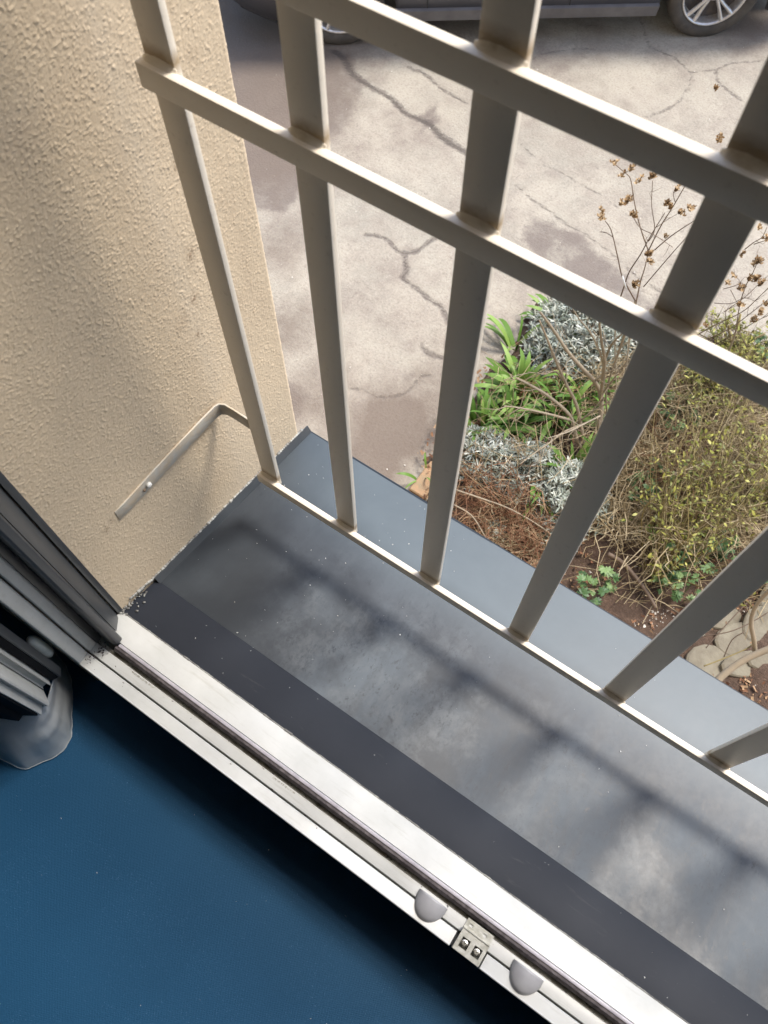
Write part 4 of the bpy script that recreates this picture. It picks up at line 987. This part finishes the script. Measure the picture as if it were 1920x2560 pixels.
# ------------------------------------------------------------------ parked car
A = G(1752, 98); B = G(852, 118); u = (A - B); WB = u.length; u.normalize(); nrm = Vector((-u.y, u.x, 0))
if nrm.y < 0: nrm = -nrm
car = thing('parked_car', 'dark grey car parked across the yard, cut off by the top edge', 'car', B)
def CP(a_, w, z): return B + u * a_ + nrm * w + Vector((0, 0, z))
WR = .325
stn = np.linspace(-.88, WB + .92, 121)
def lower(a_):
    z = .20
    if a_ < -.45: z = .20 + .10 * min(1, (-.45 - a_) / .43)
    if a_ > WB + .5: z = .20 + .10 * min(1, (a_ - WB - .5) / .42)
    for c_ in (0, WB):
        d_ = abs(a_ - c_)
        if d_ < .385: z = max(z, WR + math.sqrt(.385 ** 2 - d_ ** 2))
    return z
def roofz(a_):
    P = [(-.88, .62), (-.75, .74), (-.1, .92), (.45, .98), (1.15, 1.42), (2.0, 1.47), (2.9, 1.40), (3.2, 1.02), (3.5, .98), (3.6, .80)]
    xs_ = [q[0] for q in P]; zs_ = [q[1] for q in P]; return float(np.interp(a_, xs_, zs_))
V = []; ring = 15
for a_ in stn:
    e = min(1, (a_ + .88) / .5, (WB + .92 - a_) / .45); e = math.sqrt(max(0, 1 - (1 - e) ** 2)); inset = .42 * (1 - e)
    zl_ = lower(a_); zr = roofz(a_); zs_ = min(.93, zr - .02); sec = [(0.03, zl_), (-.015, zl_ + .02), (-.03, max(.40, zl_ + .03)), (-.035, max(.62, zl_ + .045)), (.0, max(.80, zl_ + .06)), (.03, zs_), (.20, max(zs_ + .01, zr - .06)), (.40, zr)]
    pts = [(w + inset, z) for w, z in sec]; full = pts + [(1.80 - w, z) for w, z in pts[:-1][::-1]]
    V += [CP(a_, w, z) for w, z in full]
ring = 15; F_ = []; MI = []
b = MB()
glass = []; body = []
for i in range(len(stn) - 1):
    for q in range(ring - 1):
        fc = (i * ring + q, i * ring + q + 1, (i + 1) * ring + q + 1, (i + 1) * ring + q)
        if q in (5, 8) and .75 < stn[i] < 3.0 and abs(stn[i] - 1.75) > .05: glass.append(fc)
        else: body.append(fc)
b.add(V, body, 0); b.add([], [], 1); 
o = b.build('body', M_CAR, car, smooth=True)
b = MB(); b.add(V, glass); b.build('window', M_GLASS, car, smooth=True)
b = MB(); b.add([CP(-.84, .35, .25), CP(WB + .88, .35, .25), CP(WB + .88, 1.45, .25), CP(-.84, 1.45, .25)], [(0, 1, 2, 3)]); b.build('underbody', M_TRIM, car)
b = MB()
for a0_, a1_ in ((.40, WB - .40),):
    V = [CP(a0_, .035, .175), CP(a1_, .035, .175), CP(a1_, -.022, .20), CP(a0_, -.022, .20), CP(a0_, -.045, .285), CP(a1_, -.045, .285), CP(a1_, 0, .30), CP(a0_, 0, .30)]
    b.add(V, [(0, 1, 2, 3), (3, 2, 5, 4), (4, 5, 6, 7), (0, 3, 4, 7), (1, 6, 5, 2)])
b.build('side_skirt', mat_simple('dusty_grey_skirt', (.17, .165, .17), (.12, .115, .12), 6, .5, .2), car)
for a_ in (.62, 1.62, 2.55):
    b = MB(); V = [CP(a_ - .004, -.034, .30), CP(a_ + .004, -.034, .30), CP(a_ + .004, -.0375, .62), CP(a_ - .004, -.0375, .62)]; b.add(V, [(0, 1, 2, 3)]); b.build('door_gap', M_TRIM, car)
b = MB(); V = [CP(-.885, .50, .24), CP(-.70, .14, .22), CP(-.45, .0, .19), CP(-.42, .03, .17), CP(-.66, .18, .18), (CP(-.86, .5, .19))]
b.add(V + [v_ + Vector((0, 0, .10)) for v_ in V], [(0, 1, 2, 3, 4, 5), (6, 11, 10, 9, 8, 7)] + [(k, 6 + k, 6 + (k + 1) % 6, (k + 1) % 6) for k in range(6)]); b.build('bumper_lip', M_TRIM, car)
def lathe(mb, c_, prof, n=48):
    V = []
    for w, r_ in prof:
        for k in range(n):
            an = 2 * math.pi * k / n; V.append(c_ + u * math.cos(an) * r_ + Vector((0, 0, math.sin(an) * r_)) + nrm * w)
    mb.add(V, [(q * n + k, q * n + (k + 1) % n, (q + 1) * n + (k + 1) % n, (q + 1) * n + k) for q in range(len(prof) - 1) for k in range(n)])
def wheel(a_, w0, sgn=1):
    c_ = CP(a_, w0, WR); t = bpy.data.objects.new('wheel', None); col.objects.link(t); t.parent = car; t.location = c_ - B
    def bl(mb, nm, mt):
        o = mb.build(nm, mt, None, smooth=True); o.parent = t; o.matrix_parent_inverse = Matrix.Translation(-c_); return o
    b = MB(); lathe(b, c_, [(sgn * w, r_) for w, r_ in ((.19, .235), (.20, .29), (.185, .320), (.14, WR), (.06, WR), (.020, .320), (.004, .300), (-.002, .270), (.004, .240), (.018, .229))]); bl(b, 'tyre', M_TYRE)
    b = MB(); lathe(b, c_, [(sgn * w, r_) for w, r_ in ((.017, .231), (.006, .228), (.008, .219), (.022, .212), (.10, .205), (.17, .20))])
    for k in range(5):
        for off in (-.17, .17):
            a0 = 2 * math.pi * k / 5 + .35; a1_ = a0 + off; r0, r1 = .045, .217; ca = Vector((0, 0, 1)); V = []
            for rr, aa, hw_, wd in ((r0, a0 + off * .35, .015, .030), (.13, a0 + off * .8, .012, .022), (r1, a1_ * 1.0, .017, .010)):
                d_ = u * math.cos(aa) + ca * math.sin(aa); s_ = -u * math.sin(aa) + ca * math.cos(aa)
                for sg, dep in ((-1, .022), (-.6, 0), (.6, 0), (1, .022)): V.append(c_ + d_ * rr + s_ * hw_ * sg + nrm * sgn * (wd + dep))
            b.add(V, [(4 * q + j, 4 * q + j + 1, 4 * q + 5 + j, 4 * q + 4 + j) for q in range(2) for j in range(3)])
    lathe(b, c_, [(sgn * w, r_) for w, r_ in ((.06, .058), (.030, .056), (.024, .045), (.022, .034))])
    bl(b, 'rim', M_RIM)
    b = MB(); lathe(b, c_, [(sgn * .085, .001), (sgn * .085, .205)]); bl(b, 'brake_disc', M_RIMDARK)
    b = MB(); lathe(b, c_, [(sgn * .018, .0008), (sgn * .019, .020), (sgn * .024, .034)]); bl(b, 'hub_cap', M_BLUECAP)
wheel(0, .0); wheel(WB, .0); wheel(0, 1.80, -1); wheel(WB, 1.80, -1)
